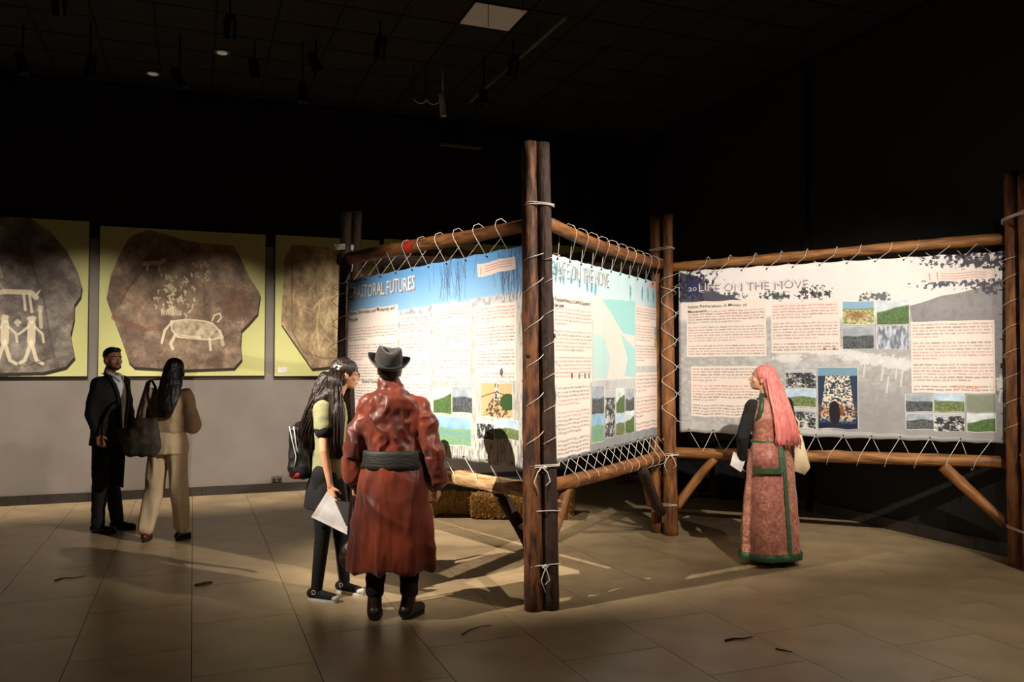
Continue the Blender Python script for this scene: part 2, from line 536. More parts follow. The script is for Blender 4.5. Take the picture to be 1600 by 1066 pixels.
# ceiling tiles and the pale ceiling panel
CT = 0.56
c0 = Vector((-.026, 8.30, 0)) - K
ca, cb = -(c0.dot(E1)), c0.dot(E2)
me_ct = solid_mesh('ceiling_tile', CT - .02, CT - .02, H - .0, H + .019, M_ceil)
oa, ob = ca % CT, cb % CT
ia, ib = int(round((ca - oa) / CT)), int(round((cb - ob) / CT))
cnt = 0
cells = []
for i in range(0, int(ROOM_A / CT) - 1):
    for j in range(0, 12):
        if (i, j) == (ia, ib): continue
        a0, b0 = oa + i * CT, ob + j * CT
        c = rm(a0 + CT / 2, b0 + CT / 2)
        if c.y < 6.2 or abs(c.x / c.y) > .72: continue
        if cnt >= 298: continue
        cnt += 1
        o = bpy.data.objects.new('ceiling_tile', me_ct); COL.objects.link(o); o.parent = ceil
        o.matrix_basis = Matrix.Translation(rm(a0, b0)) @ rot
M_panel = mat('frosted_ceiling_panel', (170, 155, 140), (160, 146, 132), rough=0.6, emit=((255, 218, 185), 0.05))
pan = empty('ceiling_light_panel', rm(oa + ia * CT + CT / 2, ob + ib * CT + CT / 2, H), 0, 'square frosted ceiling light panel glowing dimly among the black ceiling tiles', 'ceiling light')
pan.rotation_euler = (0, 0, R(21.1))
bm = bmesh.new(); h_ = CT / 2
for x0, y0, x1, y1 in ((-h_, -h_, h_, -h_ + .02), (-h_, h_ - .02, h_, h_), (-h_, -h_ + .02, -h_ + .02, h_ - .02), (h_ - .02, -h_ + .02, h_, h_ - .02)):
    box(bm, x0, y0, -.012, x1, y1, .018)
bmesh.ops.recalc_face_normals(bm, faces=bm.faces)
from_bm('frame', bm, M_black_metal, pan)
bm = bmesh.new(); box(bm, -h_ + .02, -h_ + .02, -.008, h_ - .02, h_ - .02, .012); bmesh.ops.recalc_face_normals(bm, faces=bm.faces)
from_bm('diffuser', bm, M_panel, pan)

# ------------------------------------------------------------------ rock-carving posters on the long wall
wn = E2.copy(); wp = rm(0, 0.0)
def wall_ab(px, py):
    p = on_plane(px, py, wp + E2 * .045, wn)
    return (-(p - K).dot(E1), p.z)
def rock_pic(kind, seed):
    wd, h = 720, 640
    p = Pic(wd, h, C(192, 190, 126))
    n1 = fbm(h, wd, 150, seed, 5); n2 = fbm(h, wd, 22, seed + 1, 4); n3 = fbm(h, wd, 60, seed + 5, 5)
    p.a *= (0.97 + .06 * n1)[..., None]
    if kind == 1:
        pts = [(-10, 0), (500, 0), (575, 50), (640, 130), (680, 215), (695, 270), (690, 310), (668, 345), (668, 400), (655, 470), (672, 560), (640, 600), (560, 622), (300, 628), (-10, 634)]
        base, dark = C(146, 136, 124), C(92, 84, 77)
    elif kind == 2:
        pts = [(116, 48), (150, 26), (201, 6), (270, 20), (341, 40), (434, 52), (573, 56), (610, 120), (650, 200), (697, 270), (685, 358), (650, 398), (612, 437), (609, 500), (615, 564), (581, 604), (356, 612), (147, 600), (124, 576), (100, 500), (77, 437), (29, 310), (46, 207), (77, 127)]
        base, dark = C(158, 136, 112), C(108, 88, 74)
    elif kind == 3:
        pts = [(110, 40), (700, 48), (715, 560), (330, 600), (250, 605), (110, 470), (40, 400), (58, 110)]
        base, dark = C(192, 168, 126), C(134, 112, 84)
    else:
        pts = [(60, 60), (380, 20), (660, 90), (690, 400), (560, 590), (200, 600), (40, 420)]
        base, dark = C(140, 124, 104), C(90, 78, 66)
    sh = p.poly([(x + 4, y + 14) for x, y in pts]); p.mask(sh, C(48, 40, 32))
    m = p.poly(pts)
    k = np.clip((n3 - .35) * 2.4, 0, 1)[..., None]
    st = dark * (1 - k) + base * k
    st = st * (0.70 + .34 * n2 + .26 * fbm(h, wd, 7, seed + 3, 3))[..., None]
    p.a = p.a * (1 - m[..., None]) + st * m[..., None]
    ec = C(226, 212, 180)
    OX = 88 if kind == 1 else 0
    def S(q, wd_=9, al=.85, c=ec): p.stroke([(x_ + OX, y_) for x_, y_ in q], wd_, c, al, 2.0)
    rnd = random.Random(seed)
    if kind == 2:
        S([(60, 390), (130, 415), (190, 440), (260, 425)], 20, .55, C(120, 72, 60)); S([(95, 300), (160, 335), (200, 400)], 12, .35, C(120, 72, 60))
        S([(200, 150), (120, 260), (80, 340)], 6, .4, C(80, 55, 48)); S([(470, 80), (440, 200), (450, 380)], 5, .35, C(80, 55, 48))
        p.blob(590, 330, 80, 90, C(96, 62, 50), .5, seed)
        # the grazing beast low on the stone
        body = [(300, 400), (370, 392), (440, 396), (480, 405), (515, 440), (530, 470), (480, 480), (440, 478), (330, 470), (305, 440)]
        bmk = p.poly(body); p.mask(bmk * np.clip(.35 + 1.3 * (n2 - .3), 0, 1), ec, .8); S(body + [body[0]], 5, .8)
        S([(305, 405), (275, 440), (262, 495)], 9); S([(320, 460), (300, 500), (310, 520)], 12); S([(470, 475), (475, 525)], 9); S([(430, 470), (350, 462)], 4)
        S([(515, 440), (530, 500)], 14, .6); S([(480, 395), (490, 370), (515, 362), (522, 380), (505, 400)], 5)
        # small herd and figures above
        S([(185, 155), (210, 150), (250, 148), (270, 135)], 16, .7); S([(200, 158), (196, 182)], 5); S([(245, 155), (250, 185)], 5); S([(255, 140), (262, 128)], 4)
        for q in range(58):
            x = rnd.uniform(235, 385) + 20 * math.sin(q); y = rnd.uniform(190, 370)
            dx, dy = rnd.uniform(-16, 16), rnd.uniform(-12, 12)
            S([(x, y), (x + dx, y + dy)], rnd.uniform(3, 8), .6); S([(x + dx, y + dy), (x + dx * .6, y + dy + 12)], 3, .55)
        for q in range(9): S([(260 + q * 10, 350 + 6 * math.sin(q)), (262 + q * 10, 372)], 5, .7)
        for q in range(16):
            x, y = rnd.uniform(385, 470), rnd.uniform(135, 215); S([(x, y), (x + rnd.uniform(-12, 12), y + rnd.uniform(-10, 10))], 5, .45)
    elif kind == 1:
        for x in (330, 425):
            p.blob(x + 88, 410, 17, 20, ec, .75, x); S([(x, 430), (x, 500)], 28, .75); S([(x, 500), (x - 22, 575), (x - 38, 585)], 12, .75); S([(x, 500), (x + 20, 575), (x + 42, 588)], 12, .75); S([(x - 12, 440), (x - 45, 470)], 8, .7); S([(x + 12, 440), (x + 40, 468), (x + 44, 500)], 8, .7)
        p.blob(463, 425, 14, 14, ec, .6, 3); p.blob(543, 365, 12, 14, ec, .6, 4); S([(455, 380), (460, 440)], 12, .6)
        S([(230, 315), (330, 300), (420, 300), (440, 320)], 18, .75); S([(415, 305), (425, 380)], 8, .7); S([(395, 310), (402, 372)], 8, .7); S([(240, 320), (250, 390)], 8); S([(270, 318), (276, 385)], 8)
        S([(440, 310), (455, 290)], 5); S([(230, 120), (300, 190), (315, 240)], 14, .45); S([(300, 260), (330, 300)], 10, .4)
        S([(420, 180), (470, 340), (490, 470), (510, 560), (400, 600)], 6, .45, C(70, 60, 52))
    else:
        S([(110, 60), (112, 430), (190, 530), (330, 560), (700, 548)], 8, .5, C(96, 80, 60))
        for q in range(26):
            x, y = rnd.uniform(180, 640), rnd.uniform(130, 520)
            qq = [(x, y)]
            for _ in range(3): x += rnd.uniform(-55, 55); y += rnd.uniform(-60, 60); qq.append((x, y))
            S(qq, rnd.uniform(4, 9), .35, C(212, 192, 148))
        S([(260, 330), (300, 290), (420, 270), (560, 300)], 10, .5, C(212, 192, 148)); S([(300, 300), (280, 420), (300, 520)], 9, .5, C(212, 192, 148)); S([(420, 280), (430, 400), (410, 500)], 9, .5, C(212, 192, 148)); S([(340, 400), (380, 340), (420, 400)], 9, .5, C(212, 192, 148))
    return p.a
POST = [  # left edge px, right edge px, top py at left, bottom py
    (-190, 137, 345, 589, 1, 'poster of a grey carved stone with white dancing figures, leftmost on the long wall'),
    (152, 414, 366, 588, 2, 'poster panel of a reddish-brown carved stone with a herd above a big horned beast'),
    (428, 593, 375, 588, 3, 'poster panel of a tan slab with scratched figures, a white card at its lower left'),
    (598, 812, 384, 588, 4, 'green poster panel mostly hidden behind the banner of the sheep street photo'),
    (822, 1000, 390, 588, 4, 'green poster panel glimpsed only above the blue-topped map banner')]
for x0, x1, yt, yb, kd, lab in POST:
    a0, zb = wall_ab(x0, yb); a1, _ = wall_ab(x1, yb)
    zt = wall_ab(x1, yt)[1] if kd == 1 else wall_ab(x1, yt)[1]
    zb = wall_ab(x1, yb)[1]
    Wd, Ht = a0 - a1, zt - zb
    root = empty('rock_art_poster', rm((a0 + a1) / 2, .022, (zt + zb) / 2), R(21.1), lab, 'poster')
    bm = bmesh.new(); box(bm, -Wd / 2, -.018, -Ht / 2, Wd / 2, .02, Ht / 2)
    bmesh.ops.recalc_face_normals(bm, faces=bm.faces)
    from_bm('backing_panel', bm, mat('panel_edge', (38, 34, 28), rough=.6), root)
    me = bpy.data.meshes.new('printed_sheet')
    e = .008; y = -.0195
    me.from_pydata([(-Wd / 2 + e, y, -Ht / 2 + e), (Wd / 2 - e, y, -Ht / 2 + e), (Wd / 2 - e, y, Ht / 2 - e), (-Wd / 2 + e, y, Ht / 2 - e), (-Wd / 2 + e, y + .0012, -Ht / 2 + e), (Wd / 2 - e, y + .0012, -Ht / 2 + e), (Wd / 2 - e, y + .0012, Ht / 2 - e), (-Wd / 2 + e, y + .0012, Ht / 2 - e)], [],
                   [(0, 1, 2, 3), (0, 4, 5, 1), (1, 5, 6, 2), (2, 6, 7, 3), (3, 7, 4, 0), (4, 7, 6, 5)])
    uv = me.uv_layers.new(name='UVMap')
    for k_, c_ in enumerate(((0, 0), (1, 0), (1, 1), (0, 1))): uv.data[k_].uv = c_
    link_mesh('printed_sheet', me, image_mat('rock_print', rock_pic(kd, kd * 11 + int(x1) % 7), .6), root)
    if kd == 3:
        bm = bmesh.new(); box(bm, -Wd / 2 + .05, -.0225, -Ht / 2 + .05, -Wd / 2 + .16, -.0198, -Ht / 2 + .12)
        bmesh.ops.recalc_face_normals(bm, faces=bm.faces)
        from_bm('caption_card', bm, mat('white_card', (235, 230, 220), rough=.6), root)['label'] = 'small white caption card'
# wall socket
sk = empty('wall_socket', rm(wall_ab(433, 750)[0], .0, wall_ab(433, 749)[1]), R(21.1), 'small wall socket pair above the baseboard below the tan slab poster', 'socket')
bm = bmesh.new(); box(bm, -.065, -.012, -.035, .065, -.0005, .035); bmesh.ops.recalc_face_normals(bm, faces=bm.faces); bmesh.ops.bevel(bm, geom=bm.edges[:], offset=.003, segments=1)
from_bm('plate', bm, mat('grey_plastic', (96, 90, 84), rough=.5), sk)
for s_ in (-1, 1):
    bm = bmesh.new(); cap(bm, (s_ * .032, -.0125, 0), (s_ * .032, -.016, 0), .02, .02); from_bm('socket_face', bm, mat('dark_plastic', (50, 47, 44), rough=.5), sk, True)
# ------------------------------------------------------------------ the log frame: posts
PA1, PA2 = gnd(834, 953), gnd(860, 951)
PB1, PB2 = Vector((-1.60, 7.73, 0)), Vector((-1.555, 7.84, 0))
PC1, PC2 = gnd(1047, 836), gnd(1026, 832)
PD1, PD2 = gnd(1591, 884), gnd(1613, 894)
TOPZ = 3.05
def zat(py, px, Y): return on_y(px, py, Y).z
def post(p, ztop, r0, r1, material, seed, lab, lean=(0, 0)):
    t = empty('log_post', (p.x, p.y, 0), 0, lab, 'log post', 'upright log posts of the display frame')
    q = Vector((lean[0], lean[1], ztop))
    o = log('trunk', (0, 0, 0.004), q, r0, r1, material, t, seed, bend=0.006, seg=40, knots=9)
    for k in range(2):     # sawn branch stubs
        zz = (0.62 + 0.9 * k + .13 * (seed % 3)) ; an = seed * 1.9 + k * 2.4
        bm = bmesh.new()
        rr = r0 + (r1 - r0) * zz / ztop
        c = Vector((lean[0] * zz / ztop, lean[1] * zz / ztop, zz))
        d = Vector((math.cos(an), math.sin(an), .35))
        tube_pts(bm, [c + d * (rr * .6), c + d * (rr * 1.0), c + d * (rr * 1.22)], [.022, .017, .012], 9)
        bmesh.ops.recalc_face_normals(bm, faces=bm.faces)
        from_bm('branch_stub', bm, material, t, True)
    return t
post(PA1, zat(222, 829, PA1.y), .063, .050, M_wood_d, 1, 'tallest post at the near corner, left log of the pair, reddish bark', (-.03, 0))
post(PA2, zat(224, 847, PA2.y), .063, .050, M_bark, 2, 'tallest post at the near corner, right log of the pair, nearly black low down', (-.055, .0))
post(PB1, zat(332, 545, 7.73), .062, .05, M_bark, 3, 'dark left log of the pair of posts behind the long-haired girl', (.04, 0))
post(PB2, zat(329, 556, 7.79), .055, .045, M_bark, 4, 'dark right log of the pair of posts behind the long-haired girl', (.075, 0))
post(PC1, zat(335, 1048, PC1.y), .068, .046, M_wood, 5, 'orange lit log post at the middle corner between the two sheep-move banners', (0, 0))
post(PC2, zat(336, 1028, PC2.y), .054, .048, M_wood, 6, 'slimmer log post at the middle corner, just left of the orange lit one', (0, 0))
post(PD1, zat(269, 1590, PD1.y), .068, .056, M_wood, 7, 'log post cut by the right edge of the frame, left one of its pair', (0, 0))
post(PD2, zat(275, 1612, PD2.y), .06, .05, M_wood, 8, 'log post just outside the right edge, right one of its pair', (0, 0))

def V(p, z): return Vector((p.x, p.y, z))
def along(p, q, d0, d1):
    u = (q - p).normalized()
    return p - u * d0, q + u * d1
def nrm(p, q):
    u = (q - p); u.z = 0; u.normalize()
    n = Vector((u.y, -u.x, 0))
    return n if n.y < 0 else -n
RAILS = {}
def rail(key, p, z0, q, z1, r0, r1, material, seed, lab, off=0.0, ext=(.06, .06), bend=.02):
    a, b = V(p, z0), V(q, z1)
    n = nrm(a, b)
    a, b = along(a, b, *ext)
    a += n * off; b += n * off
    t = empty('log_rail', (a + b) / 2, 0, lab, 'log rail', 'horizontal log rails of the display frame')
    c = (a + b) / 2
    log('trunk', a - c, b - c, r0, r1, material, t, seed, bend=bend, seg=34, knots=6)
    RAILS[key] = (a, b, (r0 + r1) / 2, n)
    return t
A0 = (PA1 + PA2) / 2; B0 = (PB1 + PB2) / 2; C0 = (PC1 + PC2) / 2; D0 = (PD1 + gnd(1617, 880)) / 2
OF = .115
zA = zat(337, 826, 5.4)
rail('ABt', B0, 2.60, A0, zA, .062, .044, M_wood, 11, 'top rail with a red paint mark above the blue-sky banner', -.03, (.03, -.03))
rail('ACt', A0, zat(342, 870, 5.35), C0, 2.57, .045, .046, M_wood, 12, 'top rail sloping away above the pale map banner', .0, (-.05, .0), .02)
rail('CDt', C0, zat(410, 1062, 7.7), D0, zat(368, 1577, 6.6), .047, .05, M_wood_x, 13, 'long top rail above the right-hand banner', -.1, (.0, .1))
rail('BCt', B0, 2.62, C0, 2.55, .055, .045, M_bark, 14, 'dark top rail crossing behind, between the two rear corners', -.15, (.1, .1))
rail('ABb', B0, .74, A0, zat(772, 845, 5.4), .06, .055, M_pale, 15, 'low rail with pale torn bark under the blue-sky banner', -.04, (.0, -.03))
rail('ACb', A0, zat(765, 880, 5.35), C0, .73, .05, .056, M_wood, 16, 'low knotty rail under the pale map banner', .0, (-.05, .0))
rail('CDb', C0, .775, D0, zat(731, 1578, 6.6), .055, .05, M_wood_x, 17, 'long smooth low rail under the right-hand banner', -.1, (.0, .1))
# red paint mark on the AB rail: its own wood with a painted patch
mr = M_wood.copy(); mr.name = 'peeled_log_with_red_paint'
nt = mr.node_tree; bs = nt.nodes['Principled BSDF']; src = bs.inputs['Base Color'].links[0].from_socket
tc = nt.nodes.new('ShaderNodeTexCoord'); sx = nt.nodes.new('ShaderNodeSeparateXYZ'); nt.links.new(tc.outputs['Object'], sx.inputs[0])
nz_ = nt.nodes.new('ShaderNodeTexNoise'); nz_.inputs['Scale'].default_value = 26; nt.links.new(tc.outputs['Object'], nz_.inputs['Vector'])
def m_(op, a, b):
    q = nt.nodes.new('ShaderNodeMath'); q.operation = op
    for i, v in enumerate((a, b)):
        if isinstance(v, (int, float)): q.inputs[i].default_value = v
        else: nt.links.new(v, q.inputs[i])
    return q.outputs[0]
dz_ = m_('ABSOLUTE', m_('SUBTRACT', sx.outputs[2], 1.22), 0)
mk = m_('LESS_THAN', m_('ADD', dz_, m_('MULTIPLY', nz_.outputs[0], .16)), .125)
mx = nt.nodes.new('ShaderNodeMix'); mx.data_type = 'RGBA'
nt.links.new(mk, mx.inputs[0]); nt.links.new(src, mx.inputs[6]); mx.inputs[7].default_value = (*lin((190, 40, 22)), 1)
nt.links.new(mx.outputs[2], bs.inputs['Base Color'])
for o_ in bpy.data.objects:
    if o_.parent and 'red paint' in o_.parent.get('label', ''): o_.data.materials[0] = mr
a_, b_, r_, n_ = RAILS['ABt']
def brace(p, q, r0, r1, material, seed, lab):
    p, q = Vector(p), Vector(q)
    t = empty('log_brace', p, 0, lab, 'log brace', 'slanting log braces of the display frame')
    log('trunk', Vector((0, 0, 0)), q - p, r0, r1, material, t, seed, bend=.012, seg=18, knots=3)
def lerp(a, b, t): return a + (b - a) * t
uAB = (B0 - A0).normalized(); uAC = (C0 - A0).normalized(); uCD = (D0 - C0).normalized()
nAB = nrm(B0, A0); nAC = nrm(A0, C0); nCD = nrm(C0, D0)
brace(V(A0 + uAB * .05, .28) - nAB * .02, V(A0 + uAB * .62, .70) - nAB * .09, .04, .045, M_bark, 21, 'dark brace from the near corner post up left to the pale low rail')
brace(V(A0 + uAC * .06, .34), V(A0 + uAC * .40, .74), .036, .04, M_wood, 22, 'short brace on the right side of the near corner post')
brace(V(C0 - uAC * .10, .22) + nAC * .02, V(C0 - uAC * .75, .70) + nAC * .02, .045, .05, M_bark, 23, 'dark lower brace left of the middle corner post')
brace(V(C0 - uAC * .02, .28) - nAC * .10, V(C0 - uAC * .40, .72) - nAC * .10, .04, .04, M_wood, 24, 'upper brace left of the middle corner post, behind the dark one')
brace(V(C0 + uCD * .12, .26) - nCD * .04, V(C0 + uCD * .47, .73) - nCD * .09, .045, .04, M_wood_x, 25, 'brace rising right from the middle corner post')
brace(V(D0 - uCD * .14, .30) - nCD * .04, V(D0 - uCD * .58, .755) - nCD * .09, .042, .048, M_wood_x, 26, 'brace rising left from the post at the right edge')
brace(V(B0 - uAB * .12, .28), V(B0 - uAB * .5, .69), .04, .04, M_bark, 27, 'brace at the rear left corner post hidden behind the visitors')
# short stump lashed at the foot of the middle corner
stp = gnd(1023, 838)

# ------------------------------------------------------------------ banners
def banner_geo(p, q, d0, d1, off):
    """origin and axes of a hanging banner seen left to right from the viewer's side"""
    u = (q - p); u.z = 0; u.normalize()
    n = nrm(p, q)
    o = p + n * off
    return o, u, n
def col_s(px, o, u, n):
    """distance along the banner line where the photograph's column px meets it"""
    h = on_plane(px, 560, Vector((o.x, o.y, 0)), n)
    return (h - Vector((o.x, o.y, 0))).dot(u)
class Banner:
    def __init__(s, name, p, q, off, pxl, pxr, z0l, z1l, z0r, z1r, seed):
        s.o, s.u, s.n = banner_geo(p, q, 0, 0, off)
        s.o = Vector((s.o.x, s.o.y, 0))
        s.sl, s.sr = col_s(pxl, s.o, s.u, s.n), col_s(pxr, s.o, s.u, s.n)
        s.W = s.sr - s.sl
        s.z = (z0l, z1l, z0r, z1r); s.seed = seed
        s.S = 420.0                      # print resolution, dots per metre
        s.H = max(z1l - z0l, z1r - z0r)
        s.wp, s.hp = int(s.W * s.S), int(s.H * s.S)
    def zb(s, t): return s.z[0] + (s.z[2] - s.z[0]) * t
    def zt(s, t): return s.z[1] + (s.z[3] - s.z[1]) * t
    def uv(s, px, py):
        """print coordinates (dots, from top left) of a photograph point"""
        h = on_plane(px, py, s.o, s.n)
        t = ((h - s.o).dot(s.u) - s.sl) / s.W
        v = (s.zt(t) - h.z) / (s.zt(t) - s.zb(t))
        return t * s.wp, v * s.hp
    def disp(s, t, v):
        return (.006 * mn.noise(Vector((t * 5 + s.seed, v * 1.2, s.seed))) + .004 * mn.noise(Vector((t * 11, v * 2.5, s.seed + 5))) + .004 * math.sin(PI * v)
                + .012 * (1 - min(1, min(v, 1 - v) * 9)) * (abs(math.sin(t * s.nt * PI)) - .5))
    def pt(s, t, v, lift=0.0):
        """point of the cloth; v from 0 (bottom) to 1 (top)"""
        zb = s.zb(t) + .012 * abs(math.sin(t * s.nb * PI)); zt = s.zt(t) - .012 * abs(math.sin(t * s.nt * PI))
        return s.o + s.u * (s.sl + t * s.W) + Vector((0, 0, zb + (zt - zb) * v)) + s.n * (s.disp(t, v) + lift)
    def build(s, pic, lab, back=(226, 222, 214)):
        nx, nz = 90, 44
        root = empty('banner', s.pt(.5, 0) * 1.0, 0, lab, 'banner', None)
        c = root.location.copy()
        me = bpy.data.meshes.new('printed_vinyl')
        vs, fs, uvs = [], [], []
        for k in (0, 1):
            for j in range(nz + 1):
                for i in range(nx + 1):
                    vs.append(s.pt(i / nx, j / nz, -.0015 * k) - c)
        N = (nx + 1) * (nz + 1)
        mi = []
        for j in range(nz):
            for i in range(nx):
                a = j * (nx + 1) + i
                q = [a, a + 1, a + nx + 2, a + nx + 1]
                fs.append(q); uvs.append([(i / nx, j / nz), ((i + 1) / nx, j / nz), ((i + 1) / nx, (j + 1) / nz), (i / nx, (j + 1) / nz)]); mi.append(0)
                fs.append([N + x for x in q[::-1]]); uvs.append([(0, 0)] * 4); mi.append(1)
        edge = [(j, 0, j + 1, 0) for j in range(nz)] + [(j + 1, nx, j, nx) for j in range(nz)]
        idx = lambda j, i: j * (nx + 1) + i
        for j0, i0, j1, i1 in edge:
            a, b = idx(j0, i0), idx(j1, i1); fs.append([a, b, b + N, a + N]); uvs.append([(0, 0)] * 4); mi.append(1)
        for i in range(nx):
            a, b = idx(0, i + 1), idx(0, i); fs.append([a, b, b + N, a + N]); uvs.append([(0, 0)] * 4); mi.append(1)
            a, b = idx(nz, i), idx(nz, i + 1); fs.append([a, b, b + N, a + N]); uvs.append([(0, 0)] * 4); mi.append(1)
        me.from_pydata(vs, [], fs)
        l = me.uv_layers.new(name='UVMap')
        l.data.foreach_set('uv', [x for f in uvs for p in f for x in p])
        me.polygons.foreach_set('material_index', mi)
        link_mesh('printed_vinyl', me, [image_mat('banner_print', pic.a, .5, .35), mat('vinyl_back', (120, 116, 110), rough=.6)], root, True)
        s.root, s.c = root, c
        return root
    def text(s, body, px0, py0, px1, size_px, material, name='numeral', lift=.0012, dx=0, dz=0, wide=None, bold=0.0):
        """lettering laid on the cloth: baseline from px0,py0, scaled to end at px1"""
        cu = bpy.data.curves.new('t', 'FONT'); cu.body = body; cu.size = 1.0; cu.resolution_u = 2; cu.offset = bold
        to = bpy.data.objects.new('t', cu); COL.objects.link(to)
        dg = bpy.context.evaluated_depsgraph_get(); dg.update()
        me = bpy.data.meshes.new_from_object(to.evaluated_get(dg), depsgraph=dg)
        bpy.data.objects.remove(to); bpy.data.curves.remove(cu)
        n = len(me.vertices); co = np.empty(n * 3); me.vertices.foreach_get('co', co); co = co.reshape(-1, 3)
        x0, y0 = s.uv(px0, py0); x1, _ = s.uv(px1, py0)
        w0, w1 = co[:, 0].min(), co[:, 0].max()
        sx = (x1 - x0) / (w1 - w0)
        sy = size_px / .72
        out = []
        for x, y, z in co:
            X = x0 + (x - w0) * sx + dx; Yv = y0 - y * sy - dz
            out.append(s.pt(X / s.wp, 1 - Yv / s.hp, lift) - s.c)
        me.vertices.foreach_set('co', [c for p in out for c in p])
        if name == 'heading_lettering':
            me.name = name
            o = link_mesh(name, me, material, s.root); o['kind'] = 'stuff'
            return o
        # one object per character of the large lettering
        par = list(range(n))
        def find(a):
            while par[a] != a: par[a] = par[par[a]]; a = par[a]
            return a
        for p_ in me.polygons:
            v = list(p_.vertices)
            for q in v[1:]: par[find(q)] = find(v[0])
        groups = {}
        for p_ in me.polygons: groups.setdefault(find(p_.vertices[0]), []).append(list(p_.vertices))
        cos = [v.co.copy() for v in me.vertices]
        bpy.data.meshes.remove(me)
        for fs in groups.values():
            ids = sorted({v for f in fs for v in f}); mp = {v: i for i, v in enumerate(ids)}
            m2 = bpy.data.meshes.new(name); m2.from_pydata([cos[v] for v in ids], [], [[mp[v] for v in f] for f in fs])
            link_mesh(name, m2, material, s.root)

M_white_ink = mat('white_ink', (250, 248, 244), rough=.5)
M_grey_ink = mat('grey_ink', (150, 140, 138), rough=.5)
M_black_ink = mat('black_ink', (38, 34, 34), rough=.5)
M_navy_ink = mat('navy_ink', (40, 46, 92), rough=.5)
M_pale_ink = mat('pale_ink', (236, 226, 222), rough=.5)
M_red_ink = mat('red_ink', (196, 110, 96), rough=.5)
CREAM = C(240, 226, 216); INK = C(120, 108, 110); RINK = C(190, 120, 124)

def panel(P, B, x0, y0, x1, y1, rows, seed, head=None, c=CREAM, c2=RINK, ink=INK, pad=6, toff=0.0):
    a = B.uv(x0, y0); b = B.uv(x1, y1)
    P.rect(a[0], a[1], b[0], b[1], c)
    h = b[1] - a[1]
    P.text(a[0] + pad, a[1] + pad + toff * h, b[0] - pad, b[1] - pad, rows, ink, c2, seed, .55)
def photo(P, B, x0, y0, x1, y1, kind, seed):
    a = B.uv(x0, y0); b = B.uv(x1, y1)
    P.rect(a[0] - 1.5, a[1] - 1.5, b[0] + 1.5, b[1] + 1.5, C(228, 226, 222)); P.photo(a[0], a[1], b[0], b[1], kind, seed)

# --- right-hand banner
BC = Banner('cd', C0, D0, -.04, 1061, 1577, .965, 2.515, .955, 2.555, 3); BC.nt, BC.nb = 11, 11
P = Pic(BC.wp, BC.hp, C(238, 230, 228))
U = BC.uv
f1 = fbm(BC.hp, BC.wp, 120, 5, 5); f2 = fbm(BC.hp, BC.wp, 14, 6, 4); f3 = fbm(BC.hp, BC.wp, 40, 8, 4)
hx = P.X / BC.wp; hy = P.Y / BC.hp
k = np.clip((hy - .30 - .05 * (f1 - .5)) * 25, 0, 1)
P.mask(k, C(172, 172, 172)); 
P.mask(k * np.clip((f2 - .4) * 2.5, 0, 1), C(214, 212, 210), .7)
P.mask(np.clip((hy - .40) * 6, 0, 1) * np.clip((.66 - hy) * 8, 0, 1) * (hx > .24) * (hx < .62) * np.clip((f3 - .35) * 3, 0, 1), C(226, 226, 226), .8)
P.mask(np.clip((hy - .62) * 4, 0, 1) * (hx > .5), C(150, 148, 148), .75)
# grey slope at the right
hp = P.poly([U(1420, 478), U(1470, 462), U(1520, 452), U(1578, 430), U(1578, 640), U(1500, 560), U(1430, 520)])
P.mask(hp, C(140, 138, 140), .9)
P.mask(hp * np.clip((f2 - .45) * 3, 0, 1), C(120, 120, 122), .6)
P.mask(P.poly([U(1062, 660), U(1578, 690), U(1578, 705), U(1062, 705)]), C(196, 194, 192), .6)
# dark foliage in the corners
LV = fbm(BC.hp, BC.wp, 9, 77, 5)
def leaves(cx, cy, rx, ry, n, seed, c=C(38, 36, 52), s_=8):
    """a tree or bough: broken foliage thinning toward its rim"""
    x, y = U(cx, cy); x1, y1 = U(cx + rx, cy); x2, y2 = U(cx, cy + ry)
    RX = max(4, x1 - x); RY = max(4, y2 - y)
    d = np.hypot((P.X - x) / RX, (P.Y - y) / RY)
    P.mask(np.clip((np.roll(LV, seed * 37, 1) - .36 - .20 * d ** 1.5) * 12, 0, 1) * (d < 1.8), c, .92)
P.mask(P.poly([U(1062, 425), U(1090, 430), U(1110, 446), U(1125, 458), U(1160, 468), U(1062, 472)]), C(52, 52, 70), .85)
leaves(1082, 440, 34, 26, 110, 1); leaves(1140, 462, 26, 5, 30, 2, C(80, 80, 90), 6)
leaves(1548, 410, 44, 22, 150, 3, s_=9); leaves(1500, 402, 60, 12, 80, 4, s_=7); leaves(1480, 442, 50, 7, 60, 5, C(60, 60, 76), 6); leaves(1545, 445, 30, 12, 60, 6, C(60, 58, 72), 7)
for x in (1195, 1213, 1224): 
    leaves(x, 461, 12, 7, 22, x, C(58, 74, 66), 6)
for x in (1256, 1272, 1286): leaves(x, 457, 10, 10, 24, x, C(44, 46, 48), 6)
for x in (1352, 1362, 1381): leaves(x, 463, 10, 7, 18, x, C(90, 94, 96), 6)
# white grazing animals
for (x, y, rx, ry) in ((1330, 555, 26, 10), (1360, 562, 24, 12), (1390, 566, 18, 12), (1412, 570, 16, 11), (1290, 548, 34, 8), (1568, 600, 12, 14), (1230, 560, 30, 8)):
    a = U(x, y); P.blob(a[0], a[1], rx * 2.2, ry * 2.2, C(236, 234, 234), .75, x, .5)
for x, y in ((1380, 580), (1388, 600), (1402, 578), (1410, 590), (1352, 575), (1564, 615)):
    a, b = U(x, y - 10), U(x - 3, y + 14); P.stroke([a, b], 6, C(228, 226, 226), .7)
panel(P, BC, 1073, 472, 1198, 557, 17, 1, toff=.13); panel(P, BC, 1080, 573, 1196, 655, 17, 2); panel(P, BC, 1205, 474, 1313, 551, 16, 3)
panel(P, BC, 1423, 503, 1556, 616, 22, 4)
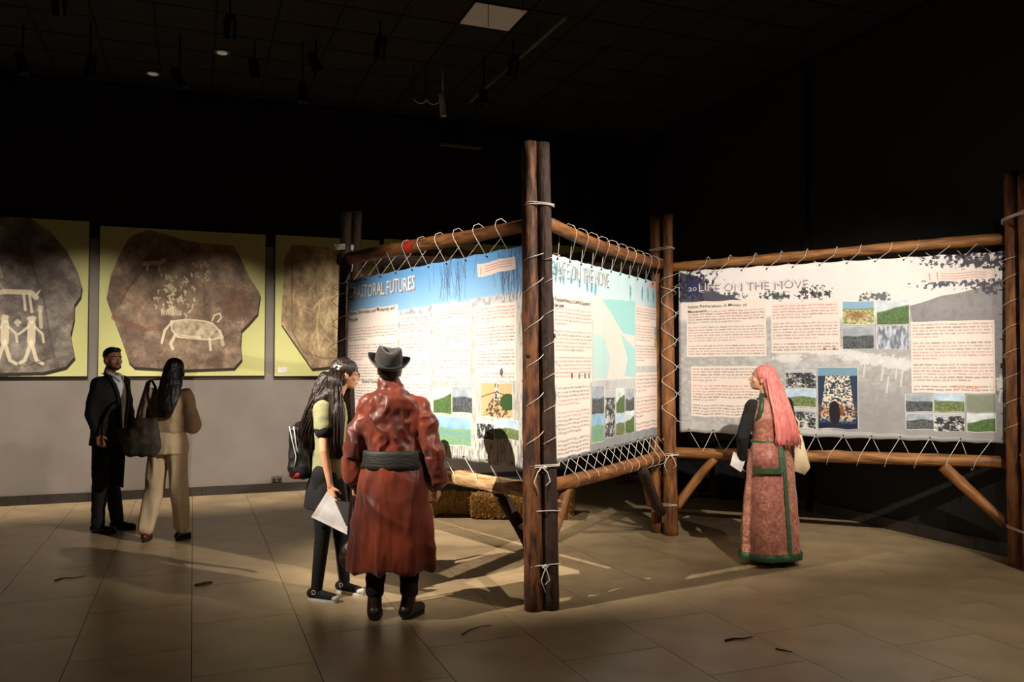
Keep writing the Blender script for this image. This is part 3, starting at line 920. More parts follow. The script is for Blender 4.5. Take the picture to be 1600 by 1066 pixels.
# the label strip, slanting
a, b, c_, d_ = U(1444, 423), U(1553, 417), U(1555, 433), U(1447, 441)
P.mask(P.poly([a, b, c_, d_]), C(244, 226, 214), .95)
P.stroke([U(1452, 426), U(1453, 437)], 2, RINK, .9); P.stroke([U(1464, 425), U(1465, 437)], 2, RINK, .9)
for q in range(3): P.stroke([U(1470, 427 + q * 4), U(1540, 423.5 + q * 4)], 2.2, RINK, .6)
for x in (1288, 1303): a = U(x, 545); P.blob(a[0], a[1], 5, 5, C(140, 60, 60), .8, x, .2)
a = U(1510, 606); P.text(a[0] - 40, a[1] - 8, a[0] + 40, a[1] + 6, 2, C(220, 120, 90), None, 8)
for q in ((1317, 472, 1366, 506, 'sheep', 1), (1370, 470, 1421, 506, 'hill', 2), (1317, 511, 1366, 545, 'grey', 3), (1370, 510, 1421, 545, 'fence', 4),
          (1228, 579, 1275, 607, 'bw', 5), (1228, 609, 1275, 637, 'field', 6), (1236, 640, 1275, 671, 'bw', 7), (1278, 575, 1341, 672, 'flock', 8),
          (1415, 617, 1458, 645, 'grey', 9), (1416, 647, 1459, 673, 'grey', 10), (1460, 616, 1507, 645, 'field', 11), (1460, 647, 1507, 676, 'bw', 12), (1511, 647, 1556, 677, 'hill', 13)):
    photo(P, BC, *q)
a = U(1511, 618); b = U(1556, 645); P.rect(a[0], a[1], b[0], b[1], C(120, 134, 100), .6)
a = U(1074, 438); b = U(1092, 459); P.rect(a[0], a[1], b[0], b[1], C(44, 48, 96), .9)
BC.build(P, 'wide white and grey banner reading 20 LIFE ON THE MOVE with thirteen small photographs')
BC.text('20', 1075.5, 454, 1088.5, 11 * 2.45 * .62, M_pale_ink)
BC.text('LIFE ON THE MOVE', 1093.5, 456.5, 1262, 34, M_grey_ink, 'letter_shadow', .0012, dx=2.5, dz=-2.5)
BC.text('LIFE ON THE MOVE', 1092, 455, 1260, 34, mat('pink_white_ink', (244, 230, 230), rough=.5), 'letter', .0022)
BC.text('Italian Pastoralism: A Mosaic of', 1075, 481, 1167, 11, M_black_ink, 'heading_lettering', bold=.012)
BC.text('Movement', 1075, 488.5, 1104, 11, M_black_ink, 'heading_lettering', bold=.012)

# --- left banner (blue sky)
BA = Banner('ab', B0, A0, .035, 543, 819, .885, 2.40, .90, 2.425, 5); BA.nt, BA.nb = 9, 9
P = Pic(BA.wp, BA.hp, C(90, 150, 205)); U = BA.uv
f1 = fbm(BA.hp, BA.wp, 110, 15, 5); f2 = fbm(BA.hp, BA.wp, 12, 16, 4); f3 = fbm(BA.hp, BA.wp, 26, 18, 3, .25)
hx = P.X / BA.wp; hy = P.Y / BA.hp
P.a = C(96, 156, 212) * (1 - hy[..., None] * 2.2) + C(196, 220, 238) * (hy[..., None] * 2.2)
P.a = np.clip(P.a, 0, 1)
hz = .235 - .04 * hx + .02 * (f1 - .5)
P.mask(np.clip((hy - hz) * 60, 0, 1), C(206, 204, 206)); P.mask(np.clip((hy - hz) * 60, 0, 1) * np.clip((f2 - .48) * 4, 0, 1), C(140, 140, 146), .7)
P.mask(np.clip((hy - hz - .10) * 60, 0, 1), C(206, 202, 192)); P.mask(np.clip((hy - hz - .10) * 60, 0, 1) * np.clip((f3 - .45) * 3.5, 0, 1), C(150, 148, 142), .6)
P.mask(np.clip((hy - .8) * 10, 0, 1) * np.clip((f3 - .45) * 4, 0, 1), C(110, 110, 112), .6)
rnd = random.Random(4)
for i in range(90):     # bare twigs and reeds
    x = rnd.choice((690, 708, 720, 785, 795, 805)) + rnd.gauss(0, 9); y = rnd.uniform(430, 470)
    a = U(x, y); L_ = rnd.uniform(50, 120); dx = rnd.uniform(-26, 26)
    P.stroke([a, (a[0] + dx * .5, a[1] - L_ * .5), (a[0] + dx * 1.2, a[1] - L_)], 1.6, C(60, 62, 84), .5, .6)
for q in ((545, 486, 621, 700, 40, 1), (626, 493, 672, 700, 38, 2), (680, 478, 735, 596, 22, 3), (743, 478, 808, 596, 22, 4)):
    panel(P, BA, *q, toff=.12 if q[0] < 600 else 0)
a, b, c_, d_ = U(745, 412), U(805, 398), U(806, 418), U(747, 432)
P.mask(P.poly([a, b, c_, d_]), C(236, 214, 200), .95)
for q in range(3): P.stroke([U(758, 414 + q * 4), U(800, 404 + q * 4)], 2.2, RINK, .6)
P.stroke([U(751, 417), U(751, 427)], 4, RINK, .7)
for q in ((678, 607, 706, 648, 'hill', 1), (707, 605, 738, 647, 'grey', 2), (684, 651, 736, 700, 'grass', 3), (752, 599, 802, 655, 'village', 4), (745, 659, 772, 690, 'bw', 5), (773, 657, 811, 690, 'field', 6)):
    photo(P, BA, *q)
a = U(784, 582); P.blob(a[0], a[1], 9, 12, C(70, 66, 64), .8, 3, .4)
a = U(545, 451); b = U(553, 468); P.rect(a[0], a[1], b[0] + 2, b[1], C(36, 36, 84), .9)
BA.build(P, 'blue-sky banner reading 22 PASTORAL FUTURES hung left of the near corner post')
BA.text('22', 545.5, 465, 552.5, 20, M_pale_ink)
BA.text('PASTORAL FUTURES', 555.5, 467, 649, 50, M_grey_ink, 'letter_shadow', .0012, dx=2.5, dz=-3)
BA.text('PASTORAL FUTURES', 554.5, 466, 648, 50, M_white_ink, 'letter', .0024)
BA.text('Flexible Pastoralism and Modernity and', 546, 492, 617, 15, M_black_ink, 'heading_lettering', bold=.012)
BA.text('People', 546, 502, 560, 15, M_black_ink, 'heading_lettering', bold=.012)
BA.text('Pastoral Futures', 566, 599, 590, 15, M_black_ink, 'heading_lettering', bold=.012)

# --- middle banner (pale map)
BM = Banner('ac', A0, C0, -.055, 861, 1046, .905, 2.39, .91, 2.42, 8); BM.nt, BM.nb = 12, 12
P = Pic(BM.wp, BM.hp, C(205, 232, 236)); U = BM.uv
f1 = fbm(BM.hp, BM.wp, 110, 25, 5); f2 = fbm(BM.hp, BM.wp, 14, 26, 4); f3 = fbm(BM.hp, BM.wp, 30, 28, 3, .25)
hx = P.X / BM.wp; hy = P.Y / BM.hp
P.a = np.clip(C(196, 226, 234) * (1 - hy[..., None]) + C(226, 228, 224) * hy[..., None], 0, 1)
P.mask(np.clip((hx - .7) * 6, 0, 1) * (hy < .28), C(150, 196, 214), .6)
P.mask(np.clip((hy - .27 - .02 * f1) * 40, 0, 1), C(200, 204, 204)); P.mask(np.clip((hy - .27) * 40, 0, 1) * np.clip((f3 - .45) * 3, 0, 1), C(158, 162, 162), .6)
P.mask(np.clip((hy - .8) * 8, 0, 1), C(138, 142, 146), .8)
for x, y in ((868, 432), (880, 436), (892, 440), (905, 445), (917, 450), (924, 452), (985, 462), (1003, 464), (1012, 466), (1021, 468), (1031, 470), (1040, 472), (875, 436), (930, 455)):
    a = U(x, y); P.blob(a[0], a[1] - 16, 9, 30, C(70, 140, 158), .8, x, .5)
for x in (1014, 1022, 1032): P.stroke([U(x, 480), U(x, 560)], 10, C(110, 112, 112), .7)
for q in ((865, 457, 925, 598, 20, 1), (869, 602, 922, 706, 17, 2), (993, 476, 1028, 572, 20, 3), (993, 583, 1027, 668, 15, 4)):
    panel(P, BM, *q, toff=.12 if q[1] == 457 else 0)
a, b = U(926, 462), U(992, 592); P.rect(a[0], a[1], b[0], b[1], C(236, 222, 214)); 
P.mask(P.poly([U(938, 466), U(962, 468), U(972, 520), U(985, 575), U(968, 590), U(950, 560), U(942, 510)]) * 0 + P.poly([U(940, 466), U(992, 470), U(992, 525), U(972, 520), U(955, 490)]), C(150, 214, 216), .9)
P.mask(P.poly([U(926, 520), U(945, 530), U(952, 560), U(948, 592), U(926, 592)]), C(176, 222, 222), .8)
P.mask(P.poly([U(968, 520), U(992, 545), U(992, 590), U(975, 588), U(980, 560)]), C(150, 214, 216), .8)
for q in range(5): P.stroke([U(926 + q * 16, 463), U(926 + q * 16, 591)], 1.5, C(200, 190, 190), .6)
a, b = U(1014, 440), U(1041, 455); P.rect(a[0], a[1], b[0], b[1], C(236, 170, 150), .9)
for x, c_ in ((893, C(120, 50, 60)), (905, INK), (914, C(90, 90, 92)), (920, INK)): a = U(x, 588); P.rect(a[0] - 7, a[1] - 9, a[0] + 7, a[1] + 8, c_, .85)
for q in ((924, 605, 943, 648, 'grey', 1), (924, 650, 943, 690, 'grass', 2), (945, 612, 960, 683, 'bw', 3), (962, 608, 976, 645, 'hill', 4), (977, 608, 991, 645, 'grey', 5), (962, 648, 976, 680, 'field', 6), (977, 645, 991, 676, 'hill', 7), (1022, 511, 1041, 545, 'sheep', 8)):
    photo(P, BM, *q)
a, b = U(1026, 605), U(1042, 640); P.rect(a[0], a[1], b[0], b[1], C(214, 214, 204), .9)
BM.build(P, 'pale map banner reading 21 LIFE ON THE MOVE hung right of the near corner post')
BM.text('21', 863, 428, 870, 44, mat('teal_ink', (90, 150, 170), rough=.5))
BM.text('LIFE ON THE MOVE', 872, 431, 951, 54, mat('cool_grey_ink', (140, 150, 156), rough=.5), 'letter_shadow', .0012, dx=3, dz=-3)
BM.text('LIFE ON THE MOVE', 871, 430, 950, 54, M_white_ink, 'letter', .0024)
BM.text('Transhumance in Central Southern', 866, 469, 922, 13, M_black_ink, 'heading_lettering', bold=.012)
BM.text('Apennines', 866, 478, 880, 13, M_black_ink, 'heading_lettering', bold=.012)

# ------------------------------------------------------------------ cords that lace each banner to the frame
CR = .0025
def lacing(B, key, n, top, lab, slant=1, sh=0.0):
    a, b, rr, nn = RAILS[key]
    root = empty('lacing_cord', B.pt(.5, 1 if top else 0), 0, lab, 'cord', 'white cords lacing the banners to the logs')
    c = root.location.copy()
    w_ = 1 if top else -1
    def rc(s):        # rail axis point beside banner arc length s
        p = B.o + B.u * s
        d = (b - a); dh = Vector((d.x, d.y, 0)); t = ((p - a).dot(dh)) / dh.dot(dh)
        return a + d * t
    rnd = random.Random(n + len(key))
    hs = [(i + .4) / n for i in range(n + 1) if (i + .4) / n < .995]
    if slant < 0: hs = [1 - h for h in hs]
    R_ = rr + .014
    for h0, h1 in zip(hs[:-1], hs[1:]):
        v = .985 if top else .015
        p0 = B.pt(h0, v, .006 * 1); p1 = B.pt(h1, v, .006)
        s0, s1 = B.sl + h0 * B.W, B.sl + h1 * B.W
        ds = s1 - s0
        j = rnd.uniform(-.06, .06)
        pts = [p0]
        # short strand behind the log
        for ang, fs in ((205, .30), (180, .36), (135, .39), (90, .42), (45, .44), (10, .47), (-20, .52)):
            q = rc(s0 + ds * (fs + j + sh)) + nn * (R_ * math.cos(R(ang))) + Vector((0, 0, w_ * R_ * math.sin(R(ang))))
            pts.append(q)
        pts.append(p1)
        bm = bmesh.new(); tube_pts(bm, [p - c for p in pts], CR, 5)
        from_bm('loop', bm, M_cord, root, True)
        bm = bmesh.new(); ell(bm, p0 + B.n * .002 - c, (.007, .007, .007), None, 8)
        from_bm('eyelet', bm, M_black_metal, root, True)
lacing(BC, 'CDt', 12, True, 'cord zigzag over the long top rail of the right-hand banner', -1)
lacing(BA, 'ABt', 10, True, 'cord zigzag over the rail with the red mark, above the blue-sky banner', 1, -.16)
lacing(BM, 'ACt', 13, True, 'cord loops over the sloping rail above the pale map banner', 1)
lacing(BC, 'CDb', 12, False, 'cord zigzag under the right-hand banner to the long low rail', 1)
lacing(BA, 'ABb', 9, False, 'cord ties under the blue-sky banner to the pale torn rail', -1)
lacing(BM, 'ACb', 15, False, 'crossing cords under the pale map banner to the knotty low rail', -1)

def side_lacing(B, side, p, r, n, lab, sgn):
    root = empty('side_cord', (p.x, p.y, B.z[0] if side == 0 else B.z[2]), 0, lab, 'cord', 'white cords lacing the banners to the logs')
    c = root.location.copy()
    t = 0.006 if side == 0 else .994
    out = -B.u if side == 0 else B.u
    for i in range(n):
        v0 = (i + .35) / n; v1 = (i + 1.55) / n
        e0 = B.pt(t, v0, .006); e1 = B.pt(t, min(v1, .99), -.006)
        pts = [e0]
        base = math.atan2((e0 - p).y, (e0 - p).x)
        for k in range(11):
            an = base + sgn * (.30 + k / 10 * (2 * PI - .6))
            z = e0.z + (e1.z - e0.z) * (.1 + .8 * k / 10)
            pts.append(Vector((p.x + r * math.cos(an), p.y + r * math.sin(an), z)))
        pts.append(e1)
        bm = bmesh.new(); tube_pts(bm, [q - c for q in pts], CR, 5)
        from_bm('loop', bm, M_cord, root, True)
def pr(p, q): return (p + q) / 2
side_lacing(BA, 1, PA1, .068, 6, 'cord spiralling round the left log of the near corner post', 1)
side_lacing(BM, 0, PA2, .066, 7, 'cord spiralling round the right log of the near corner post', 1)
side_lacing(BM, 1, PC1, .070, 6, 'cord at the map banner edge round the orange lit post', -1)
side_lacing(BC, 0, PC1, .073, 6, 'cord at the right-hand banner edge round the orange lit post', 1)
side_lacing(BC, 1, PD1, .078, 8, 'cord spiralling round the post at the right edge', 1)
side_lacing(BA, 0, PB1, .085, 7, 'cord at the rear left corner post beside the blue-sky banner', 1)

def binding(ps, r, z, turns, lab, tails=1, seed=0, tilt=.0):
    """cord wound round a pair of logs"""
    p, q = Vector(ps[0]), Vector(ps[1])
    c = (p + q) / 2; d = (q - p).normalized(); n = Vector((-d.y, d.x, 0)); hl = (q - p).length / 2
    root = empty('lashing', (c.x, c.y, z), 0, lab, 'cord lashing', 'cord lashings round the posts')
    rnd = random.Random(seed)
    for t in range(turns):
        pts = []
        for k in range(25):
            a = 2 * PI * k / 24
            x = math.cos(a) * r + (hl if math.cos(a) > 0 else -hl) * min(1, abs(math.cos(a)) * 3); y = math.sin(a) * r
            pts.append(d * x + n * y + Vector((0, 0, t * .012 + tilt * math.cos(a) + .004 * math.sin(3 * a + t))))
        bm = bmesh.new(); tube_pts(bm, pts, .0036, 6, False); from_bm('turn', bm, M_cord, root, True)
    fr = -n if n.y > 0 else n
    if tails:
        for s in range(tails + 1):
            x = rnd.uniform(-.03, .03); st = fr * (r + .006) + d * x
            pts = [st, st + fr * .012 + Vector((0, 0, -.03)) + d * (.03 * (-1) ** s), st + fr * .008 + Vector((0, 0, -.09)) + d * (.05 * (-1) ** s), st + fr * .004 + Vector((0, 0, -.12 - .05 * s)) + d * (.02 * (-1) ** s)]
            bm = bmesh.new(); tube_pts(bm, pts, .0034, 6); from_bm('tail', bm, M_cord, root, True)
        bm = bmesh.new(); ell(bm, fr * (r + .008), (.014, .012, .012), None, 8); from_bm('knot', bm, M_cord, root, True)
zA_ = lambda y: zat(y, 846, 5.28)
binding((PA1, PA2), .066, zA_(893), 1, 'lashing low on the near corner posts with hanging tails', 1, 1, .01)
binding((PA1, PA2), .064, zA_(806), 1, 'thin lashing on the near corner posts below the low rails', 0, 2)
binding((PA1 + Vector((-.015, 0, 0)), PA2 + Vector((-.025, 0, 0))), .054, zA_(312), 2, 'lashing high on the near corner posts above the top rails', 0, 3)
binding((PA1, PA2), .062, zA_(735), 2, 'star-shaped knotted lashing where the low rails meet the near corner', 1, 4, .012)
binding((PC1, PC2), .07, zat(797, 1040, 7.6), 2, 'double lashing low on the middle corner posts', 0, 5)
binding((PC1, PC2), .058, zat(385, 1040, 7.7), 2, 'lashing high on the middle corner posts', 0, 6)
binding((PC1, PC1 + Vector((.01, 0, 0))), .076, zat(716, 1048, 7.6), 2, 'knot where the low rails meet the middle corner posts', 1, 7)
binding((PB1, PB2), .064, zat(388, 548, 7.75), 4, 'tangled lashing on the rear left corner posts', 2, 8, .02)
binding((PD1, PD2), .074, zat(343, 1600, 6.6), 3, 'tangled lashing high on the right edge posts', 3, 9, .02)
binding((PD1, PD2), .076, zat(832, 1600, 6.5), 2, 'lashing low on the right edge posts', 0, 10)
# ------------------------------------------------------------------ people
def ringz(cx, cy, z, rx, ry, yaw=0, n=40, f=None, tilt=None):
    out = []
    for i in range(n):
        a = 2 * PI * i / n
        k = 1 + (f(a) if f else 0)
        x, y = rx * k * math.cos(a), ry * k * math.sin(a)
        out.append(Vector((cx + x * math.cos(yaw) - y * math.sin(yaw), cy + x * math.sin(yaw) + y * math.cos(yaw), z + (tilt(a) if tilt else 0))))
    return out
def rotz(v, a): return Vector((v[0] * math.cos(a) - v[1] * math.sin(a), v[0] * math.sin(a) + v[1] * math.cos(a), v[2]))
def hand(bm, w, d, nrm_, side, curl=.5, s=1.0):
    """wrist w, direction d to the fingertips, nrm_ = palm facing; five fingers rooted in the palm"""
    d = Vector(d).normalized(); nn = Vector(nrm_); nn = (nn - d * nn.dot(d)).normalized(); x = d.cross(nn) * side
    w = Vector(w)
    for k in (-1, 0, 1):
        cap(bm, w + x * .013 * k * s, w + d * .082 * s + x * .024 * k * s, .014 * s, .0125 * s, 8)
    for i, (off, L) in enumerate(((.031, .062), (.0105, .072), (-.0105, .067), (-.030, .052))):
        p = w + d * .078 * s + x * off * s
        a = curl * (.7 + .12 * i)
        d1 = (d * math.cos(a) + nn * math.sin(a)); q = p + d1 * L * .5 * s
        d2 = (d * math.cos(a * 2.1) + nn * math.sin(a * 2.1)); r_ = q + d2 * L * .32 * s
        d3 = (d * math.cos(a * 2.7) + nn * math.sin(a * 2.7)); t = r_ + d3 * L * .22 * s
        cap(bm, p, q, .0088 * s, .0082 * s, 8); cap(bm, q, r_, .0082 * s, .0076 * s, 8); cap(bm, r_, t, .0076 * s, .0066 * s, 8)
    p = w + d * .022 * s + x * .020 * s; q = p + (x * .75 + d * .55 + nn * .35).normalized() * .040 * s; t = q + (d * .85 + x * .25 + nn * .45).normalized() * .032 * s
    cap(bm, p, q, .0125 * s, .0098 * s, 8); cap(bm, q, t, .0095 * s, .0078 * s, 8)
def head_M(yaw, pitch, roll=0): return Matrix.Rotation(yaw, 3, 'Z') @ Matrix.Rotation(pitch, 3, 'X') @ Matrix.Rotation(roll, 3, 'Y')
def head(bm, c, Mh, s=1.0):
    T = lambda p: Mh @ (Vector(p) * s) + Vector(c)
    E = lambda p, r: ell(bm, T(p), [v * s for v in r], Mh, 20)
    E((0, -.012, .022), (.073, .092, .088)); E((0, .022, -.028), (.058, .062, .082)); E((0, .044, -.088), (.030, .030, .024)); E((0, .02, -.078), (.046, .045, .03))
    cap(bm, T((0, .078, -.004)), T((0, .099, -.036)), .0085 * s, .0115 * s, 10); 
    for k in (-1, 1):
        cap(bm, T((k * .006, .092, -.040)), T((k * .011, .086, -.041)), .008 * s, .007 * s, 8)
        cap(bm, T((k * .012, .076, .014)), T((k * .044, .062, .013)), .0085 * s, .008 * s, 8)       # brow
        E((k * .038, .052, -.028), (.022, .022, .022))                                              # cheek
        E((k * .072, -.008, -.014), (.009, .019, .031)); E((k * .079, -.014, .002), (.006, .014, .014))  # ear
    cap(bm, T((-.018, .078, -.064)), T((.018, .078, -.064)), .0065 * s, .0065 * s, 8); cap(bm, T((-.014, .077, -.073)), T((.014, .077, -.073)), .007 * s, .007 * s, 8)
def face_bits(root, c, Mh, s, brow_mat):
    T = lambda p: Mh @ (Vector(p) * s) + Vector(c)
    for k in (-1, 1):
        bm = bmesh.new(); ell(bm, T((k * .029, .0705, -.003)), (.0125 * s, .009 * s, .0068 * s), Mh, 12); e = from_bm('eye', bm, M_eye, root, True)
        bm = bmesh.new(); ell(bm, T((k * .029, .0775, -.003)), (.0052 * s, .0035 * s, .0052 * s), Mh, 10); from_bm('iris', bm, M_iris, e, True)
        bm = bmesh.new(); tube_pts(bm, [T((k * .012, .0835, .018)), T((k * .030, .0790, .024)), T((k * .046, .0665, .018))], .0038 * s, 6); from_bm('eyebrow', bm, brow_mat, root, True)
    bm = bmesh.new(); tube_pts(bm, [T((-.020, .0835, -.068)), T((-.008, .0865, -.065)), T((.008, .0865, -.065)), T((.020, .0835, -.068))], [.002 * s, .0042 * s, .0042 * s, .002 * s], 6); from_bm('lips', bm, M_lip, root, True)
def body(root, J, skin, yaw, hands=(), s=1.0, hc=None, Mh=None, hs=1.0):
    def fn(bm):
        rM = Matrix.Rotation(yaw, 3, 'Z')
        pel = (Vector(J['hipL']) + Vector(J['hipR'])) / 2; sh = (Vector(J['shL']) + Vector(J['shR'])) / 2
        ell(bm, pel + Vector((0, 0, .04)), (.155 * s, .105 * s, .12 * s), rM)
        mid = pel.lerp(sh, .45)
        ell(bm, mid, (.13 * s, .09 * s, .15 * s), rM); ell(bm, pel.lerp(sh, .75), (.155 * s, .105 * s, .16 * s), rM)
        cap(bm, Vector(J['shL']) + Vector((0, 0, -.015)), Vector(J['shR']) + Vector((0, 0, -.015)), .036 * s, .036 * s); cap(bm, sh, Vector(J['neck']), .056 * s, .050 * s)
        cap(bm, J['neck'], Vector(hc) + Mh @ Vector((0, -.01, -.03)), .053 * s, .05 * s)
        for q in 'LR':
            cap(bm, Vector(J['sh' + q]) + Vector((0, 0, -.02)), J['el' + q], .040 * s, .036 * s); cap(bm, J['el' + q], J['wr' + q], .037 * s, .024 * s)
            cap(bm, J['hip' + q], J['kn' + q], .078 * s, .052 * s); cap(bm, J['kn' + q], J['an' + q], .050 * s, .028 * s)
            a = Vector(J['an' + q]); t = Vector(J['toe' + q]); dd = Vector((t.x - a.x, t.y - a.y, 0)); cap(bm, a + Vector((0, 0, -.045)), Vector((a.x, a.y, .036)) + dd * .62, .024 * s, .018 * s)
        head(bm, hc, Mh, hs)
        for h in hands: hand(bm, *h)
    return blob('body', fn, skin, root, .0062, 3)
def shoe(root, a, t, m_up, m_sole, h=.07, w=.043, name='shoe', top=None):
    """ankle a, toe t (x, y)"""
    a, t = Vector((a[0], a[1], 0)), Vector((t[0], t[1], 0))
    d = (t - a).normalized(); heel = a - d * .06
    def fn(bm):
        cap(bm, heel + Vector((0, 0, .045)) + d * .02, t + Vector((0, 0, .034)) - d * .02, w * .95, w * .72, 14)
        cap(bm, heel + Vector((0, 0, .05)) + d * .03, a + Vector((0, 0, (top or h) - .02)) + d * .0, w * .98, w * .9, 14)
        cap(bm, a + Vector((0, 0, h - .02)), t + Vector((0, 0, .034)) - d * .05, w * .85, w * .7, 14)
    o = blob(name, fn, m_up, root, .007, 3)
    bm = bmesh.new(); L = (t - heel).length
    n = Vector((-d.y, d.x, 0)); rings = []
    for z in (0.001, .018):
        q = []
        for k in range(24):
            an = 2 * PI * k / 24; x = math.cos(an); y = math.sin(an)
            wd = w * (1.02 + .12 * x) * (.92 if abs(x + .1) < .4 else 1)
            q.append(heel + d * (L / 2 + x * (L / 2 + .008)) + n * (y * wd) + Vector((0, 0, z)))
        rings.append(q)
    ringloft(bm, rings); bmesh.ops.recalc_face_normals(bm, faces=bm.faces)
    from_bm('sole', bm, m_sole, o)
    return o
def strands(root, name, material, cur, n=40, r=.003, seed=0):
    """thin locks along curves: cur(k, rnd) -> list of points"""
    rnd = random.Random(seed); bm = bmesh.new()
    for k in range(n): tube_pts(bm, cur(k / n, rnd), r, 5)
    return from_bm(name, bm, material, root, True)

M_bwhite = mat('white_rubber', (228, 224, 214), rough=.6)
M_black_cloth = mat('black_cloth', (20, 18, 18), (14, 13, 13), rough=.85, scale=10)
M_black_knit = mat('black_knit', (15, 14, 14), (10, 9, 9), rough=.9)
M_boot = mat('brown_leather', (52, 28, 18), (32, 18, 12), rough=.42, scale=9, bump=.2)
M_dsole = mat('dark_sole', (22, 18, 15), rough=.7)

# ============ man in the russet robe, seen from behind
pm = gnd(613, 966)
man = empty('person', (pm.x, pm.y, 0), 0, 'person in a russet satin robe, dark sash and brown hat, back to us', 'person')
hc = (-.03, .035, 1.575); Mh = head_M(R(8), R(4), R(5))
J = dict(neck=(-.015, .0, 1.45), shL=(-.165, .0, 1.375), shR=(.185, .0, 1.365), elL=(-.245, -.02, 1.09), elR=(.262, -.03, 1.08), wrL=(-.262, .07, .855), wrR=(.285, .02, .845),
         hipL=(-.085, 0, .9), hipR=(.085, 0, .9), knL=(-.10, .02, .48), knR=(.10, .02, .48), anL=(-.112, .0, .09), anR=(.105, .02, .09), toeL=(-.13, .17, 0), toeR=(.17, .15, 0))
body(man, J, M_skin, 0, (((-.262, .07, .855), (-.02, .25, -1), (1, .1, 0), -1, .75), ((.285, .02, .845), (0, .12, -1), (-1, .2, 0), 1, .5)), 1.0, hc, Mh, .98)
face_bits(man, hc, Mh, .98, M_hair)
M_satin = mat('russet_satin', (142, 60, 34), (74, 28, 19), rough=.44, scale=3.4, stretch=(1, 1, .8), bump=.12, bscale=9, spec=.45, sheen=.15)
def fold(k, ph, amp, pw=2.0):
    return lambda a: amp * (abs(math.sin(a * k / 2 + ph)) ** pw - .5)
def rb(bm):
    rings = []
    for z, rx, ry, y in ((.315, .262, .195, .0), (.45, .255, .185, 0), (.62, .238, .17, 0), (.78, .220, .158, 0), (.90, .205, .145, 0), (.975, .192, .130, 0), (1.03, .178, .12, 0), (1.08, .188, .126, 0), (1.16, .2, .134, 0), (1.26, .205, .136, 0), (1.33, .2, .13, 0), (1.385, .178, .112, -.005), (1.425, .125, .09, -.005), (1.45, .078, .072, 0)):
        k = max(0, (1.0 - z) / .7); bl = max(0, (1.2 - z) / .2) if z > 1.0 else 0
        f = lambda a, k=k, z=z: .10 * k * (math.sin(4 * a + 1 + z * 2) * .6 + .5 * math.sin(9 * a + z * 3 + 2)) * .8
        rings.append(ringz(0, y, z, rx, ry, 0, 48, f, tilt=(lambda a: .012 * math.sin(3 * a)) if z < .4 else None))
    ringloft(bm, rings)
    cap(bm, (-.015, 0, 1.44), (-.02, .008, 1.485), .072, .068, 18)
    for q, sg in (('L', -1), ('R', 1)):
        s_, e_, w_ = [Vector(J[k + q]) for k in ('sh', 'el', 'wr')]
        cap(bm, s_ + Vector((-sg * .018, 0, -.03)), e_, .070, .069, 18); cap(bm, (sg * .06, -.004, 1.405), s_ + Vector((-sg * .02, 0, -.03)), .055, .072, 18)
        cap(bm, e_, w_.lerp(e_, .12), .072, .060, 18)
        for t in (.3, .62, .88): ell(bm, e_.lerp(w_, t), (.070, .070, .026), head_M(0, R(12 * sg)))
def robe_folds(co, no):
    out = np.zeros(len(co))
    for i in range(len(co)):
        x, y, z = co[i]
        if z > 1.02:      # blouson gathers above the sash, diagonal pull to the left shoulder
            p = Vector((x * 6 + z * 4, y * 4, z * 5 - x * 5)); a = .015
        else:
            p = Vector((x * 7.5, y * 7.5, z * 1.3)); a = .012 + .008 * max(0, (1.0 - z))
        out[i] = a * (1 - 3.0 * abs(mn.noise(p))) + .005 * (1 - 3 * abs(mn.noise(p * 2.3))) + .006 * (1 - 3 * abs(mn.noise(Vector((x * 3 + 7, y * 3, z * 7 + x * 5)))))
    return out
blob('robe', rb, M_satin, man, .0085, 12, folds=robe_folds)
bm = bmesh.new()
rings = [ringz(0, 0, z, rx, ry, 0, 48) for z, rx, ry in ((.945, .192, .138), (.95, .208, .150), (.975, .211, .153), (1.01, .207, .149), (1.045, .206, .149), (1.065, .203, .146), (1.07, .18, .125))]
ringloft(bm, rings)
from_bm('sash', bm, mat('dark_olive_sash', (44, 41, 31), (30, 28, 21), rough=.6, scale=14, stretch=(1, 1, 6), bump=.4, bscale=18), man, True)
bm = bmesh.new()
ringloft(bm, [ringz(0, 0, z, rx, ry, 0, 48, lambda a, k=.5: .10 * k * (math.sin(4 * a + 1 + .7) * .6 + .5 * math.sin(9 * a + 3))) for z, rx, ry in ((.318, .270, .203), (.40, .269, .200), (.405, .262, .195))], close=False)
for q in 'LR':
    e_, w_ = Vector(J['el' + q]), Vector(J['wr' + q])
    def cf(bm, e_=e_, w_=w_): cap(bm, w_.lerp(e_, .20), w_.lerp(e_, .02), .052, .047, 16)
    blob('cuff', cf, mat('dark_cuff', (40, 18, 16), (26, 12, 11), rough=.5), man, .008, 2, wr=(.004, 18))
bm.free()
for q, sg in (('L', -1), ('R', 1)):
    def tr(bm, q=q): cap(bm, J['hip' + q], J['kn' + q], .09, .075); cap(bm, J['kn' + q], Vector(J['an' + q]) + Vector((0, 0, .08)), .072, .058)
    blob('trouser_leg', tr, M_black_cloth, man, .01, 3, wr=(.004, 12))
    shoe(man, J['an' + q], J['toe' + q], M_boot, M_dsole, .09, .05, 'boot', top=.17)
